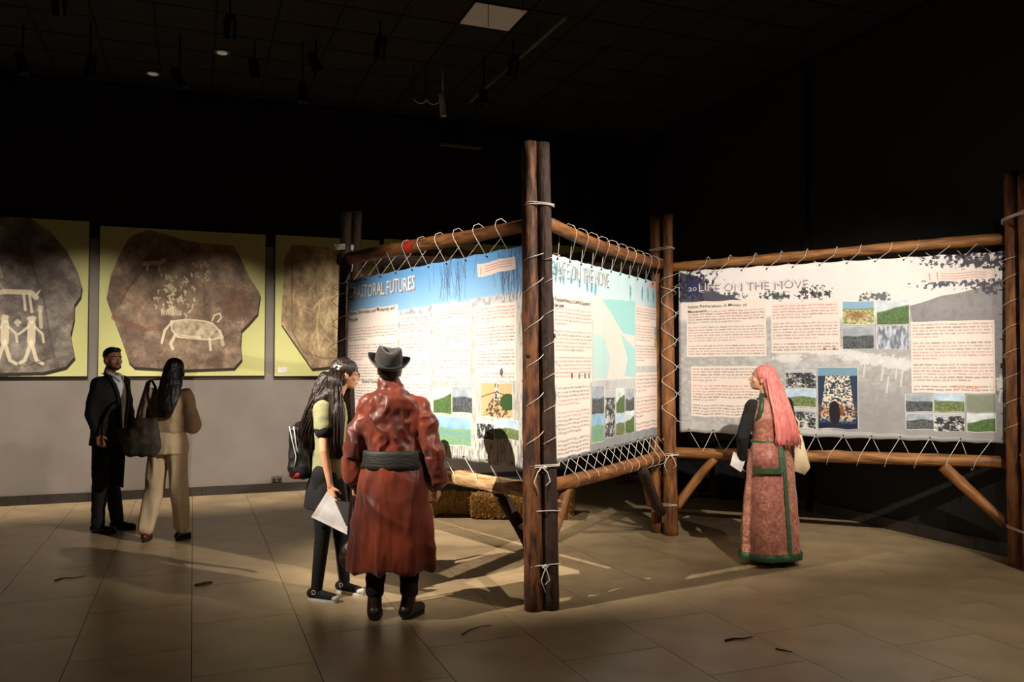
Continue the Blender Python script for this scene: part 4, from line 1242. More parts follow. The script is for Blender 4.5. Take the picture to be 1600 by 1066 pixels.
# hat: crown with a pinch, band, curled brim
HB = Vector(hc) + Vector((-.008, -.012, .032)); HM = head_M(R(8), R(15), R(7))
bm = bmesh.new(); rings = []
for z, r, dip in ((.0, .102, 0), (.03, .104, 0), (.065, .100, 0), (.09, .094, 0), (.106, .082, 0), (.109, .066, .35), (.099, .050, .8), (.082, .030, 1.0), (.078, .01, 1)):
    q = []
    for i in range(40):
        a = 2 * PI * i / 40
        zz = z + .012 * math.cos(2 * a) * (1 if z > .09 else 0) - .0 * dip
        q.append(HM @ Vector((r * .86 * math.cos(a), r * 1.08 * math.sin(a), zz)) + HB)
    rings.append(q)
ringloft(bm, rings)
M_felt = mat('brown_felt', (36, 28, 23), (26, 20, 16), rough=.85, scale=20, sheen=.4)
hat = from_bm('hat', bm, M_felt, man, True)
bm = bmesh.new(); rings = []
for k, (r, up) in enumerate(((.094, .004), (.118, -.002), (.140, .006), (.156, .022), (.160, .034), (.157, .036), (.150, .020), (.135, .001), (.116, -.008), (.094, -.004))):
    q = []
    for i in range(48):
        a = 2 * PI * i / 48
        u2 = up + (.028 * abs(math.cos(a)) ** 2 * max(0, (r - .1) / .06) - .012 * max(0, (r - .1) / .06) * abs(math.sin(a)))
        q.append(HM @ Vector((r * .86 * math.cos(a), r * 1.04 * math.sin(a), u2)) + HB)
    rings.append(q)
ringloft(bm, rings, close=False)
from_bm('brim', bm, M_felt, hat, True)
bm = bmesh.new()
ringloft(bm, [[HM @ Vector((r * .86 * math.cos(2 * PI * i / 40), r * 1.08 * math.sin(2 * PI * i / 40), z)) + HB for i in range(40)] for z, r in ((.004, .099), (.006, .1025), (.030, .1035), (.033, .100))], close=False)
from_bm('hat_band', bm, mat('black_ribbon', (22, 19, 18), rough=.5), hat, True)
def nh(bm):
    c = Vector(hc); ell(bm, c + Mh @ Vector((0, -.018, .006)), (.078, .090, .075), Mh); ell(bm, c + Mh @ Vector((0, -.048, -.042)), (.060, .045, .045), Mh)
blob('short_hair', nh, M_hair, man, .007, 2, wr=(.002, 60))
# bag he lets hang from his left hand
hw = man.location + Vector((-.262, .10, .78))
bag = empty('shoulder_bag', (hw.x, hw.y, .30), 0, 'small dark brown bag hanging on a long strap from the robed man\'s left hand', 'bag')
M_bag = mat('dark_leather', (46, 28, 20), (28, 18, 14), rough=.45, scale=9, bump=.2)
def bg(bm):
    cap(bm, (-.05, 0, .05), (.07, 0, .06), .052, .055); cap(bm, (-.04, 0, .10), (.06, 0, .11), .048, .046); cap(bm, (-.03, 0, .14), (.05, 0, .15), .032, .03)
blob('pouch', bg, M_bag, bag, .008, 3, wr=(.006, 14))
for dx in (-.02, .022):
    bm = bmesh.new()
    pts = [Vector((dx * 2.0, 0, .15)), Vector((dx * 1.6, .0, .30)), Vector((dx, -.004, .46)), Vector((dx * .6, -.01, .52))]
    rings = []
    for p in pts: rings.append([p + Vector(v) for v in ((-.011, -.003, 0), (.011, -.003, 0), (.011, .003, 0), (-.011, .003, 0))])
    ringloft(bm, rings); bmesh.ops.recalc_face_normals(bm, faces=bm.faces); from_bm('strap', bm, M_bag, bag)
bm = bmesh.new(); cap(bm, (0, -.012, .525), (.02, -.012, .49), .03, .028, 12); from_bm('folded_cloth', bm, mat('patterned_cloth', (90, 78, 76), (24, 16, 20), rough=.7, scale=60), bag, True)

# ============ girl with long hair, facing right
pg = gnd(513, 937)
girl = empty('person', (pg.x, pg.y, 0), 0, 'person with very long dark hair, pale green tee and black skirt, in profile', 'person')
gy = R(-68)
def G_(x, y, z): return rotz((x, y, 0), gy) + Vector((0, 0, z))
hc = (.105, .05, 1.545); Mh = head_M(R(-72), R(-4), R(0))
J = dict(neck=(.045, .02, 1.40), shL=(.03, .16, 1.325), shR=(-.02, -.115, 1.315), elL=(.06, .21, 1.06), elR=(.0, -.17, 1.035), wrL=(.14, .22, .85), wrR=(.045, -.165, .80),
         hipL=(-.0, .075, .86), hipR=(-.03, -.075, .86), knL=(.06, .09, .47), knR=(-.03, -.05, .47), anL=(.075, .17, .085), anR=(-.075, -.02, .085), toeL=(.21, .10, 0), toeR=(.075, -.08, 0))
body(girl, J, M_skin_l, gy, (((.045, -.165, .80), (.16, .0, -1), (.4, .9, 0), 1, .8, .92), ((.14, .22, .85), (.3, .0, -1), (0, -1, 0), -1, .5, .92)), .86, hc, Mh, .92)
face_bits(girl, hc, Mh, .92, M_hair)
M_tee = mat('sage_tee', (158, 158, 114), (142, 142, 100), rough=.85, scale=6)
def tee(bm):
    rings = []
    for z, rx, ry, x in ((.83, .145, .115, -.015), (.92, .138, .105, -.012), (1.03, .13, .1, -.01), (1.13, .138, .108, -.004), (1.22, .15, .112, .004), (1.29, .152, .1, .01), (1.335, .12, .085, .015), (1.365, .07, .06, .025)):
        rings.append(ringz(x, .01, z, rx, ry, gy, 36))
    ringloft(bm, rings)
    for q in 'LR':
        s_, e_ = Vector(J['sh' + q]), Vector(J['el' + q]); cap(bm, s_ + Vector((0, 0, -.008)), s_.lerp(e_, .46), .062, .060, 16)
blob('tee_shirt', tee, M_tee, girl, .008, 4, wr=(.006, 9))
for q in 'LR':
    s_, e_ = Vector(J['sh' + q]), Vector(J['el' + q])
    def cf(bm, s_=s_, e_=e_): cap(bm, s_.lerp(e_, .515), s_.lerp(e_, .53), .0615, .0615, 16)
    blob('sleeve_edge', cf, M_black_cloth, girl, .008, 1)
def skt(bm):
    ringloft(bm, [ringz(x, .005, z, rx, ry, gy, 40, fold(9, z, .05)) for z, rx, ry, x in ((.63, .165, .15, -.02), (.72, .158, .14, -.02), (.80, .150, .125, -.018), (.86, .142, .112, -.015), (.885, .136, .106, -.012))])
blob('skirt', skt, M_black_cloth, girl, .008, 3)
for q in 'LR':
    def lg(bm, q=q): cap(bm, J['hip' + q], J['kn' + q], .074, .056); cap(bm, J['kn' + q], Vector(J['an' + q]), .054, .040)
    blob('legging', lg, M_black_knit, girl, .008, 3)
    o = shoe(girl, J['an' + q], J['toe' + q], M_black_cloth, M_bwhite, .07, .038, 'canvas_shoe', top=.10)
    a, t = Vector(J['an' + q]), Vector(J['toe' + q]); a.z = 0; d = (t - a).normalized()
    bm = bmesh.new(); ell(bm, t + Vector((0, 0, .030)) - d * .012, (.030, .030, .022), None, 14); from_bm('toe_cap', bm, M_bwhite, o, True)
    bm = bmesh.new(); nn = Vector((d.y, -d.x, 0)); cc = a + d * .0 + Vector((0, 0, .062)) + nn * .037
    u_ = d; tube_pts(bm, [cc + u_ * (.014 * math.cos(2 * PI * k / 14)) + Vector((0, 0, .014 * math.sin(2 * PI * k / 14))) for k in range(15)], .0025, 5, False)
    from_bm('ankle_badge', bm, M_bwhite, o, True)
# hair: a full mane over the back and front shoulder
def gh(bm):
    c = Vector(hc)
    ell(bm, c + Mh @ Vector((0, -.022, .030)), (.082, .094, .084), Mh, 24)
    ell(bm, c + Mh @ Vector((0, -.05, -.03)), (.078, .066, .09), Mh, 20)
    for (p, q, r0, r1) in (((-.03, .02, 1.50), (-.10, -.03, 1.28), .062, .062), ((-.10, -.03, 1.28), (-.165, -.04, 1.05), .060, .028), ((-.06, -.02, 1.4), (-.12, -.02, 1.12), .06, .045),
                           ((.04, -.055, 1.50), (.07, -.10, 1.28), .048, .050), ((.07, -.10, 1.28), (.085, -.115, 1.0), .052, .030), ((.03, -.06, 1.42), (-.05, -.07, 1.36), .05, .05), ((.10, .12, 1.48), (.13, .13, 1.15), .045, .03)):
        cap(bm, p, q, r0, r1, 18)
def hair_fold(fr, amp):
    def f(co, no):
        out = np.zeros(len(co))
        for i in range(len(co)):
            x, y, z = co[i]
            out[i] = amp * mn.noise(Vector((x * fr + z * 3, y * fr, z * 1.6))) + amp * .6 * mn.noise(Vector((x * fr * 2.3, y * fr * 2.3, z * 2.5)))
        return out
    return f
blob('long_hair', gh, M_hair_br, girl, .007, 4, folds=hair_fold(52, .007))
def gl(k, rnd):
    a = rnd.uniform(0, 1); front = rnd.random() < .4
    p0 = Vector(hc) + Mh @ Vector((rnd.uniform(-.07, .07), -.03 + rnd.uniform(-.05, .03), .07))
    if front: pts = [p0, Vector((.05 + .05 * a, -.085, 1.46)), Vector((.03 + .10 * a, -.145, 1.28)), Vector((.04 + .09 * a, -.16, 1.1)), Vector((.05 + .08 * a, -.14, .98))]
    else: pts = [p0, Vector((-.06 + .08 * a, -.07, 1.46)), Vector((-.15 + .10 * a, -.08, 1.30)), Vector((-.20 + .10 * a, -.085, 1.16)), Vector((-.215 + .11 * a, -.07, rnd.uniform(.98, 1.08)))]
    return [p + Vector((rnd.gauss(0, .006), rnd.gauss(0, .006), 0)) for p in pts]
strands(girl, 'loose_locks', M_hair_br, gl, 60, .0032, 3)['kind'] = 'stuff'
bm = bmesh.new(); bp_ = Vector(hc) + Vector((-.045, -.085, .045))
for an in (0.4, 1.7, 2.9, 4.1, 5.3): ell(bm, bp_ + Vector((.016 * math.cos(an), 0, .013 * math.sin(an))), (.013, .007, .010), None, 10)
from_bm('hair_clip', bm, mat('white_petal', (240, 236, 230), rough=.5), girl, True)['label'] = 'white flower hair clip'
T = lambda p: Mh @ (Vector(p) * .92) + Vector(hc)
bm = bmesh.new()
for k in (-1, 1):
    tube_pts(bm, [T((k * .030 + .021 * math.cos(2 * PI * i / 16), .094, -.004 + .017 * math.sin(2 * PI * i / 16))) for i in range(17)], .0016, 5, False)
    tube_pts(bm, [T((k * .051, .092, .0)), T((k * .072, .03, .0)), T((k * .076, -.01, -.004))], .0016, 5)
tube_pts(bm, [T((-.009, .095, 0)), T((.009, .095, 0))], .0016, 5)
from_bm('glasses', bm, M_black_metal, girl, True)
# her backpack
bk = empty('backpack', (pg.x - .165, pg.y + .05, .83), 0, 'black backpack with pale piping and a red base behind the long-haired girl', 'backpack')
def bp(bm):
    for x in (-.05, .0): 
        for y in (-.1, .1): cap(bm, (x, y, .05), (x - .01, y * .8, .33), .052, .042, 14)
    cap(bm, (-.075, -.06, .06), (-.075, .06, .2), .045, .045)
    ringloft(bm, [ringz(-.03, 0, z, rx, ry, 0, 24) for z, rx, ry in ((.03, .085, .14), (.18, .09, .15), (.34, .07, .12), (.38, .04, .07))])
blob('main_bag', bp, mat('black_nylon', (24, 23, 24), (16, 16, 17), rough=.5, scale=9), bk, .008, 3, wr=(.005, 12))
bm = bmesh.new(); ringloft(bm, [ringz(-.03, 0, z, rx, ry, 0, 24) for z, rx, ry in ((.0, .07, .12), (.012, .088, .145), (.045, .092, .152), (.055, .084, .14))]); from_bm('base_panel', bm, mat('red_nylon', (176, 28, 26), rough=.5), bk, True)['label'] = 'red base panel'
for y, s_ in ((-.149, 1), (-.135, .7)):
    bm = bmesh.new(); tube_pts(bm, [(-.085 * s_, y, .36), (-.06 * s_, y - .012, .26), (-.035 * s_, y - .010, .16), (-.05 * s_, y, .07)], .0035, 6); from_bm('piping', bm, M_cord, bk, True)
for y in (-.09, .1):
    bm = bmesh.new(); tube_pts(bm, [(.02, y, .34), (.06, y - .02 * (1 if y < 0 else -1), .49), (.15, y * .9, .55), (.25, y, .49), (.27, y, .36), (.20, y, .2), (.06, y, .07)], .012, 8); from_bm('shoulder_strap', bm, M_black_cloth, bk, True)
# paper and dark folder in her right hand
ppos = girl.location + Vector((.055, -.165, .70))
def sheet(name, lab, cat, quad, th, m, off=Vector((0, 0, 0))):
    q = [Vector(p) for p in quad]; c = sum(q, Vector()) / 4
    nn = (q[1] - q[0]).cross(q[3] - q[0]).normalized() * th
    me_b = bmesh.new()
    ringloft(me_b, [[p - c for p in q], [p - c + nn for p in q]]); bmesh.ops.recalc_face_normals(me_b, faces=me_b.faces)
    o = from_bm(name, me_b, m, None, loc=c + off)
    return tag(o, lab, cat)
Yp = pg.y - .185
sheet('paper_sheet', 'white sheet of paper held down at the long-haired girl\'s side', 'paper', [on_y(511, 768, Yp), on_y(546, 800, Yp), on_y(553, 841, Yp - .02), on_y(486, 808, Yp + .02)], .003, mat('white_paper', (236, 230, 226), rough=.7))
sheet('dark_folder', 'dark grey folder tucked over the white sheet in the girl\'s hand', 'folder', [on_y(523, 782, Yp - .006), on_y(551, 786, Yp - .006), on_y(553, 826, Yp - .026), on_y(541, 822, Yp - .022)], -.004, mat('dark_card', (62, 54, 52), rough=.7))

# ============ man in the dark suit, left
ps = gnd(172, 831)
suit = empty('person', (ps.x, ps.y, 0), 0, 'person with short dark hair and beard in a black suit and open white shirt', 'person')
sy = R(-103)
hc = (.012, -.01, 1.665); Mh = head_M(R(-125), R(3), R(0))
J = dict(neck=(-.03, .0, 1.53), shL=(.02, .17, 1.44), shR=(-.055, -.155, 1.43), elL=(.05, .22, 1.15), elR=(-.10, -.20, 1.14), wrL=(.14, .12, .93), wrR=(-.03, -.20, .95),
         hipL=(-.02, .09, .90), hipR=(-.04, -.09, .90), knL=(-.04, .10, .48), knR=(-.06, -.09, .48), anL=(.0, .14, .085), anR=(-.09, -.06, .085), toeL=(.19, .11, 0), toeR=(.09, -.09, 0))
body(suit, J, M_skin, sy, (((.14, .12, .93), (.35, -.1, -1), (0, -1, 0), -1, .8), ((-.03, -.20, .95), (.25, .1, -1), (0, 1, 0), 1, .4)), 1.0, hc, Mh, 1.0)
face_bits(suit, hc, Mh, 1.0, M_hair)
M_suit = mat('black_suit', (17, 16, 19), (12, 12, 14), rough=.8, scale=10)
def jk(bm):
    ringloft(bm, [ringz(x, 0, z, rx, ry, sy, 40) for z, rx, ry, x in ((.84, .19, .150, -.03), (.93, .188, .142, -.025), (1.05, .178, .13, -.02), (1.16, .18, .132, -.02), (1.28, .195, .14, -.02), (1.38, .195, .125, -.02), (1.44, .16, .10, -.025), (1.485, .10, .08, -.03), (1.50, .07, .07, -.03))])
    for q in 'LR':
        s_, e_, w_ = [Vector(J[k + q]) for k in ('sh', 'el', 'wr')]
        cap(bm, s_ + Vector((0, 0, -.008)), e_, .072, .058, 16); cap(bm, e_, w_.lerp(e_, .1), .058, .043, 16)
blob('jacket', jk, M_suit, suit, .009, 4, wr=(.006, 8))
# shirt front with collar, and lapels
fd = rotz((0, 1, 0), sy); sd = rotz((1, 0, 0), sy)
def F(s_, f, z): return Vector((-.02, 0, z)) + sd * s_ + fd * f
M_shirt = mat('white_shirt', (246, 246, 250), (238, 238, 244), rough=.7)
bm = bmesh.new(); rings = []
for z, wd, f in ((1.0, .012, .148), (1.1, .030, .150), (1.2, .042, .153), (1.3, .052, .153), (1.38, .060, .140), (1.44, .064, .118), (1.485, .062, .098), (1.51, .056, .085)):
    rings.append([F(-wd, f - .012, z), F(0, f + .012, z), F(wd, f - .012, z), F(wd * .7, f - .05, z), F(-wd * .7, f - .05, z)])
ringloft(bm, rings); bmesh.ops.recalc_face_normals(bm, faces=bm.faces); sh_ = from_bm('shirt', bm, M_shirt, suit, True)
for s_ in (-1, 1):
    bm = bmesh.new()
    ringloft(bm, [[F(s_ * a, b, z), F(s_ * (a + .03), b - .01, z - .0), F(s_ * (a + .03), b - .022, z), F(s_ * a, b - .014, z)] for a, b, z in ((.012, .158, .99), (.032, .163, 1.12), (.047, .166, 1.24), (.062, .158, 1.34), (.075, .128, 1.43), (.078, .07, 1.495), (.06, .0, 1.525), (.03, -.05, 1.53))])
    bmesh.ops.recalc_face_normals(bm, faces=bm.faces); from_bm('lapel', bm, M_suit, suit, True)
    bm = bmesh.new()
    ringloft(bm, [[F(s_ * a, b, z), F(s_ * (a + .006), b, z + .035), F(s_ * (a - .006), b, z + .035)] for a, b, z in ((.02, .128, 1.44), (.05, .105, 1.475), (.068, .04, 1.50), (.06, -.02, 1.515))])
    bmesh.ops.recalc_face_normals(bm, faces=bm.faces); from_bm('collar', bm, M_shirt, suit, True)
for q in 'LR':
    def tl(bm, q=q): cap(bm, Vector(J['hip' + q]) + Vector((0, 0, .02)), J['kn' + q], .094, .072); cap(bm, J['kn' + q], Vector(J['an' + q]) + Vector((0, 0, .0)), .070, .060)
    blob('trouser_leg', tl, M_suit, suit, .009, 3, wr=(.005, 9))
    shoe(suit, J['an' + q], J['toe' + q], mat('black_leather', (16, 14, 14), rough=.3), M_dsole, .075, .042, 'shoe')
def sh2(bm):
    c = Vector(hc); E = lambda p, r: ell(bm, c + Mh @ Vector(p), r, Mh, 22)
    E((0, -.026, .046), (.077, .088, .074)); E((0, .022, .082), (.060, .056, .030)); E((0, .045, .088), (.045, .034, .022)); E((0, -.062, -.01), (.060, .042, .055))
blob('short_hair', sh2, M_hair, suit, .006, 2, wr=(.003, 55))
def brd(bm):
    c = Vector(hc); E = lambda p, r: ell(bm, c + Mh @ Vector(p), r, Mh, 18)
    E((0, .048, -.092), (.032, .030, .022)); E((-.038, .026, -.076), (.018, .036, .024)); E((.038, .026, -.076), (.018, .036, .024)); cap(bm, c + Mh @ Vector((-.02, .083, -.054)), c + Mh @ Vector((.02, .083, -.054)), .005, .005)
blob('beard', brd, mat('dark_stubble', (52, 34, 26), (38, 26, 20), rough=.8), suit, .006, 1)
pf = ps.y - .02
sheet('document_folder', 'thin black folder hanging in the suited man\'s far hand', 'folder', [on_y(179, 690, pf), on_y(197, 693, pf), on_y(193, 762, pf), on_y(176, 757, pf)], -.012, mat('black_card', (20, 19, 20), rough=.6))

# ============ woman in beige, from behind
pw = gnd(252, 845)
wmn = empty('person', (pw.x, pw.y, 0), 0, 'person with long black hair in a beige blouse and cream wide trousers, from behind', 'person')
hc = (.082, .06, 1.565); Mh = head_M(R(15), R(2), R(-3))
J = dict(neck=(.06, .02, 1.42), shL=(-.10, .01, 1.345), shR=(.205, .0, 1.335), elL=(-.155, .0, 1.08), elR=(.262, .01, 1.075), wrL=(-.08, .20, 1.02), wrR=(.20, .20, 1.03),
         hipL=(-.03, 0, .88), hipR=(.13, 0, .88), knL=(-.07, .01, .47), knR=(.155, .01, .47), anL=(-.13, -.03, .10), anR=(.165, .03, .10), toeL=(-.15, .11, 0), toeR=(.20, .16, 0))
body(wmn, J, M_skin, 0, (((-.08, .20, 1.02), (.6, .7, .1), (0, .3, 1), -1, .5, .92), ((.20, .20, 1.03), (-.6, .7, .1), (0, .3, 1), 1, .5, .92)), .88, hc, Mh, .94)
face_bits(wmn, hc, Mh, .94, M_hair)
M_beige = mat('beige_blouse', (188, 164, 130), (170, 146, 114), rough=.8, scale=5)
def bl(bm):
    ringloft(bm, [ringz(x, 0, z, rx, ry, 0, 40) for z, rx, ry, x in ((.99, .155, .115, .05), (1.06, .165, .125, .052), (1.16, .165, .122, .054), (1.26, .17, .118, .055), (1.33, .16, .10, .055), (1.375, .11, .085, .056), (1.40, .065, .06, .058))])
    for q in 'LR':
        s_, e_ = Vector(J['sh' + q]), Vector(J['el' + q]); cap(bm, s_ + Vector((0, 0, -.01)), e_ + Vector((0, .01, -.02)), .068, .074, 16)
blob('blouse', bl, M_beige, wmn, .009, 4, wr=(.010, 7))
M_cream = mat('cream_trousers', (206, 184, 150), (190, 168, 134), rough=.8, scale=4)
def tw(bm):
    ringloft(bm, [ringz(.05, 0, z, rx, ry, 0, 40) for z, rx, ry in ((.80, .178, .130), (.88, .185, .135), (.97, .165, .12), (1.04, .142, .105), (1.05, .135, .1))])
    for q, sg in (('L', -1), ('R', 1)):
        h_, k_, a_ = [Vector(J[n_ + q]) for n_ in ('hip', 'kn', 'an')]
        cap(bm, h_ + Vector((0, 0, -.02)), k_, .094, .080, 18); cap(bm, k_, a_ + Vector((0, 0, .03)), .080, .070, 18)
def tw_f(co, no):
    out = np.zeros(len(co))
    for i in range(len(co)):
        x, y, z = co[i]; out[i] = .010 * (1 - 3 * abs(mn.noise(Vector((x * 11, y * 9, z * 2.2))))) * min(1, max(.2, (1.0 - z) * 3))
    return out
blob('trousers', tw, M_cream, wmn, .009, 4, folds=tw_f)
bm = bmesh.new(); ringloft(bm, [ringz(.05, 0, z, rx, ry, 0, 40) for z, rx, ry in ((1.02, .147, .110), (1.022, .152, .115), (1.05, .150, .114), (1.052, .145, .108))]); from_bm('waistband', bm, M_cream, wmn, True)
shoe(wmn, J['anL'], J['toeL'], mat('maroon_leather', (84, 30, 24), rough=.4), M_dsole, .06, .037, 'shoe')
shoe(wmn, J['anR'], J['toeR'], mat('black_leather', (16, 14, 14), rough=.3), M_dsole, .06, .037, 'shoe')
def wh(bm):
    c = Vector(hc); ell(bm, c + Mh @ Vector((0, -.024, .028)), (.084, .092, .086), Mh, 24); ell(bm, c + Mh @ Vector((0, -.052, -.035)), (.090, .062, .09), Mh, 20)
    ringloft(bm, [ringz(x, y, z, rx, ry, 0, 32) for z, x, rx, ry, y in ((1.60, .085, .085, .075, .03), (1.52, .085, .095, .075, .0), (1.44, .088, .104, .066, -.04), (1.36, .092, .106, .05, -.09), (1.28, .090, .098, .038, -.13), (1.2, .082, .082, .03, -.145), (1.13, .075, .058, .022, -.145))])
blob('long_hair', wh, M_hair, wmn, .007, 6, folds=hair_fold(60, .005))
# tote bag on her left shoulder
tb = empty('tote_bag', (pw.x - .115, pw.y - .175, .79), 0, 'dark brown slouchy tote on the beige-dressed woman\'s left shoulder', 'bag')
def tt(bm):
    ringloft(bm, [ringz(x, 0, z, rx, ry, 0, 32) for z, rx, ry, x in ((.0, .12, .035, -.0), (.03, .165, .062, 0), (.09, .172, .07, 0), (.17, .15, .062, .01), (.24, .125, .05, .02), (.30, .105, .032, .03), (.34, .095, .02, .035))])
blob('bag_body', tt, mat('dark_brown_canvas', (62, 52, 40), (46, 38, 30), rough=.75, scale=7), tb, .009, 3, wr=(.010, 9))
for dx, dy in ((-.045, -.0), (.115, 0.0)):
    bm = bmesh.new()
    pts = [Vector((dx, -.015, .29)), Vector((dx * .6 + .01, -.02, .42)), Vector((.015 + dx * .2, .02, .56)), Vector((.012 + dx * .1, .09, .665)), Vector((.012, .16, .685)), Vector((.012, .24, .62)), Vector((0.02, .30, .5))]
    rings = []
    for p in pts: rings.append([p + Vector(v) for v in ((-.012, -.004, 0), (.012, -.004, 0), (.012, .004, 0), (-.012, .004, 0))])
    ringloft(bm, rings); bmesh.ops.recalc_face_normals(bm, faces=bm.faces); from_bm('strap', bm, M_bag, tb)

# ============ woman with pink hair, right
pp = gnd(1205, 882)
pink = empty('person', (pp.x, pp.y, 0), 0, 'person with waist-long pink hair in a rose brocade gown edged in green', 'person')
py_ = R(25)
hc = (-.045, .055, 1.50); Mh = head_M(R(72), R(14), R(-4))
J = dict(neck=(-.02, .015, 1.365), shL=(-.145, -.02, 1.285), shR=(.150, .07, 1.30), elL=(-.228, -.03, 1.04), elR=(.215, .08, 1.05), wrL=(-.21, .07, .84), wrR=(.19, .22, .90),
         hipL=(-.075, -.03, .84), hipR=(.075, .03, .84), knL=(-.07, .0, .45), knR=(.08, .02, .45), anL=(-.05, .02, .085), anR=(.07, .0, .085), toeL=(-.12, .14, 0), toeR=(.03, -.14, 0))
J['toeR'] = (.02, .14, 0)
body(pink, J, M_skin_l, py_, (((-.21, .07, .84), (-.05, .3, -1), (1, 0, 0), -1, .6, .9), ((.19, .22, .90), (.1, .4, -.6), (-1, 0, 0), 1, .7, .9)), .86, hc, Mh, .94)
face_bits(pink, hc, Mh, .94, M_hair_br)
# brocade: gold medallions on rose satin
mb = mat('rose_brocade', (178, 116, 98), (140, 80, 68), rough=.5, scale=42, bump=.15, bscale=60, spec=.4, sheen=.2)
nt = mb.node_tree; bs = nt.nodes['Principled BSDF']; src = bs.inputs['Base Color'].links[0].from_socket
tc = nt.nodes.new('ShaderNodeTexCoord'); vo = nt.nodes.new('ShaderNodeTexVoronoi'); vo.inputs['Scale'].default_value = 8.5; vo.inputs['Randomness'].default_value = .35
nt.links.new(tc.outputs['Object'], vo.inputs['Vector'])
def mth(op, a, b=None, c=None):
    n_ = nt.nodes.new('ShaderNodeMath'); n_.operation = op
    for i, v in enumerate((a, b, c)):
        if v is None: continue
        if isinstance(v, (int, float)): n_.inputs[i].default_value = v
        else: nt.links.new(v, n_.inputs[i])
    return n_.outputs[0]
ring1 = mth('LESS_THAN', mth('ABSOLUTE', mth('SUBTRACT', vo.outputs['Distance'], .30)), .05)
nz = nt.nodes.new('ShaderNodeTexNoise'); nz.inputs['Scale'].default_value = 70; nt.links.new(tc.outputs['Object'], nz.inputs['Vector'])
speck = mth('GREATER_THAN', nz.outputs[0], .50)
inner = mth('LESS_THAN', vo.outputs['Distance'], .22)
speck2 = mth('GREATER_THAN', nz.outputs[0], .56)
msk = mth('MULTIPLY', mth('MAXIMUM', mth('MULTIPLY', ring1, speck), mth('MULTIPLY', inner, speck2)), .62)
mx = nt.nodes.new('ShaderNodeMix'); mx.data_type = 'RGBA'
nt.links.new(msk, mx.inputs[0]); nt.links.new(src, mx.inputs[6]); mx.inputs[7].default_value = (*lin((206, 158, 96)), 1)
nt.links.new(mx.outputs[2], bs.inputs['Base Color'])
M_green = mat('green_brocade_trim', (52, 88, 50), (34, 64, 38), rough=.5, scale=50)
def gw(bm):
    rings = []
    for z, rx, ry, x in ((.085, .252, .205, .0), (.25, .247, .195, .0), (.45, .232, .18, .0), (.62, .215, .165, .0), (.78, .198, .15, .0), (.88, .182, .138, .0), (.96, .158, .122, 0), (1.0, .146, .112, 0), (1.08, .150, .112, 0), (1.18, .158, .115, 0), (1.26, .150, .10, 0), (1.31, .115, .085, -.005), (1.34, .07, .06, -.01)):
        k = max(0, (.95 - z))
        rings.append(ringz(x, 0, z, rx, ry, py_, 48, lambda a, k=k, z=z: .05 * k * (math.sin(5 * a + 1) + .6 * math.sin(11 * a + z))))
    ringloft(bm, rings)
blob('gown', gw, mb, pink, .009, 4, wr=(.007, 6, (1, 1, .6)))
def trim_ring(name, spec, n=48, f=None):
    bm = bmesh.new(); ringloft(bm, [ringz(0, 0, z, rx, ry, py_, n, f) for z, rx, ry in spec], close=False)
    return from_bm(name, bm, M_green, pink, True)
hf = lambda a: .05 * .86 * (math.sin(5 * a + 1) + .6 * math.sin(11 * a + .1))
trim_ring('hem_band', ((.06, .248, .20), (.062, .262, .215), (.115, .264, .217), (.118, .25, .205)), f=hf)
trim_ring('belt', ((.965, .15, .115), (.967, .172, .137), (1.0, .166, .13), (1.002, .15, .11)))
def strip(name, pts, wd, th, m, parent, n_hint=(0, -1, 0)):
    bm = bmesh.new(); rings = []; pts = [Vector(p) for p in pts]; nh_ = Vector(n_hint).normalized()
    for i, p in enumerate(pts):
        d = (pts[min(i + 1, len(pts) - 1)] - pts[max(i - 1, 0)]).normalized(); x = d.cross(nh_).normalized() * wd / 2; nn = nh_ * th
        rings.append([p - x, p + x, p + x + nn, p - x + nn])
    ringloft(bm, rings); bmesh.ops.recalc_face_normals(bm, faces=bm.faces); return from_bm(name, bm, m, parent)
def surf(x, z, lift=.006):
    """point on the gown's rear surface at view offset x, height z"""
    tab = ((.085, .252, .205), (.25, .247, .195), (.45, .232, .18), (.62, .215, .165), (.78, .198, .15), (.88, .182, .138), (.96, .158, .122), (1.0, .150, .116), (1.08, .152, .114), (1.18, .158, .115), (1.26, .150, .10))
    for (z0, a0, b0), (z1, a1, b1) in zip(tab[:-1], tab[1:]):
        if z <= z1 or z1 == 1.26:
            t = (z - z0) / (z1 - z0); rx = a0 + (a1 - a0) * t; ry = b0 + (b1 - b0) * t; break
    best = None
    for k in range(181):
        an = PI + PI * k / 180; p = rotz(((rx + lift) * math.cos(an), (ry + lift) * math.sin(an), 0), py_)
        if best is None or abs(p.x - x) < abs(best.x - x): best = p
    return Vector((best.x, best.y - .004, z))
strip('back_band', [surf(.055 + .04 * (1 - z), z, .012) for z in (.97, .85, .7, .5, .3, .12)], .030, .006, M_green, pink, (.1, -1, 0))
# flap of the apron with its green edge
fl = [surf(x, .985, .02) for x in (-.165, -.10, -.02, .03)]
bm = bmesh.new(); rings = []
for z in (.985, .88, .77):
    top = [surf(x, z, .026) for x in (-.175, -.11, -.04, .025)]
    rings.append([p for p in top] + [p + Vector((0, .014, 0)) for p in top[::-1]])
ringloft(bm, rings); bmesh.ops.recalc_face_normals(bm, faces=bm.faces); from_bm('apron_flap', bm, mb, pink, True)
strip('flap_edge', [surf(x, .772, .034) for x in (-.180, -.11, -.04, .045)], .040, .006, M_green, pink, (-.1, -1, 0))
strip('flap_edge', [surf(.030, z, .034) for z in (.985, .88, .76)], .034, .006, M_green, pink, (0, -1, 0))
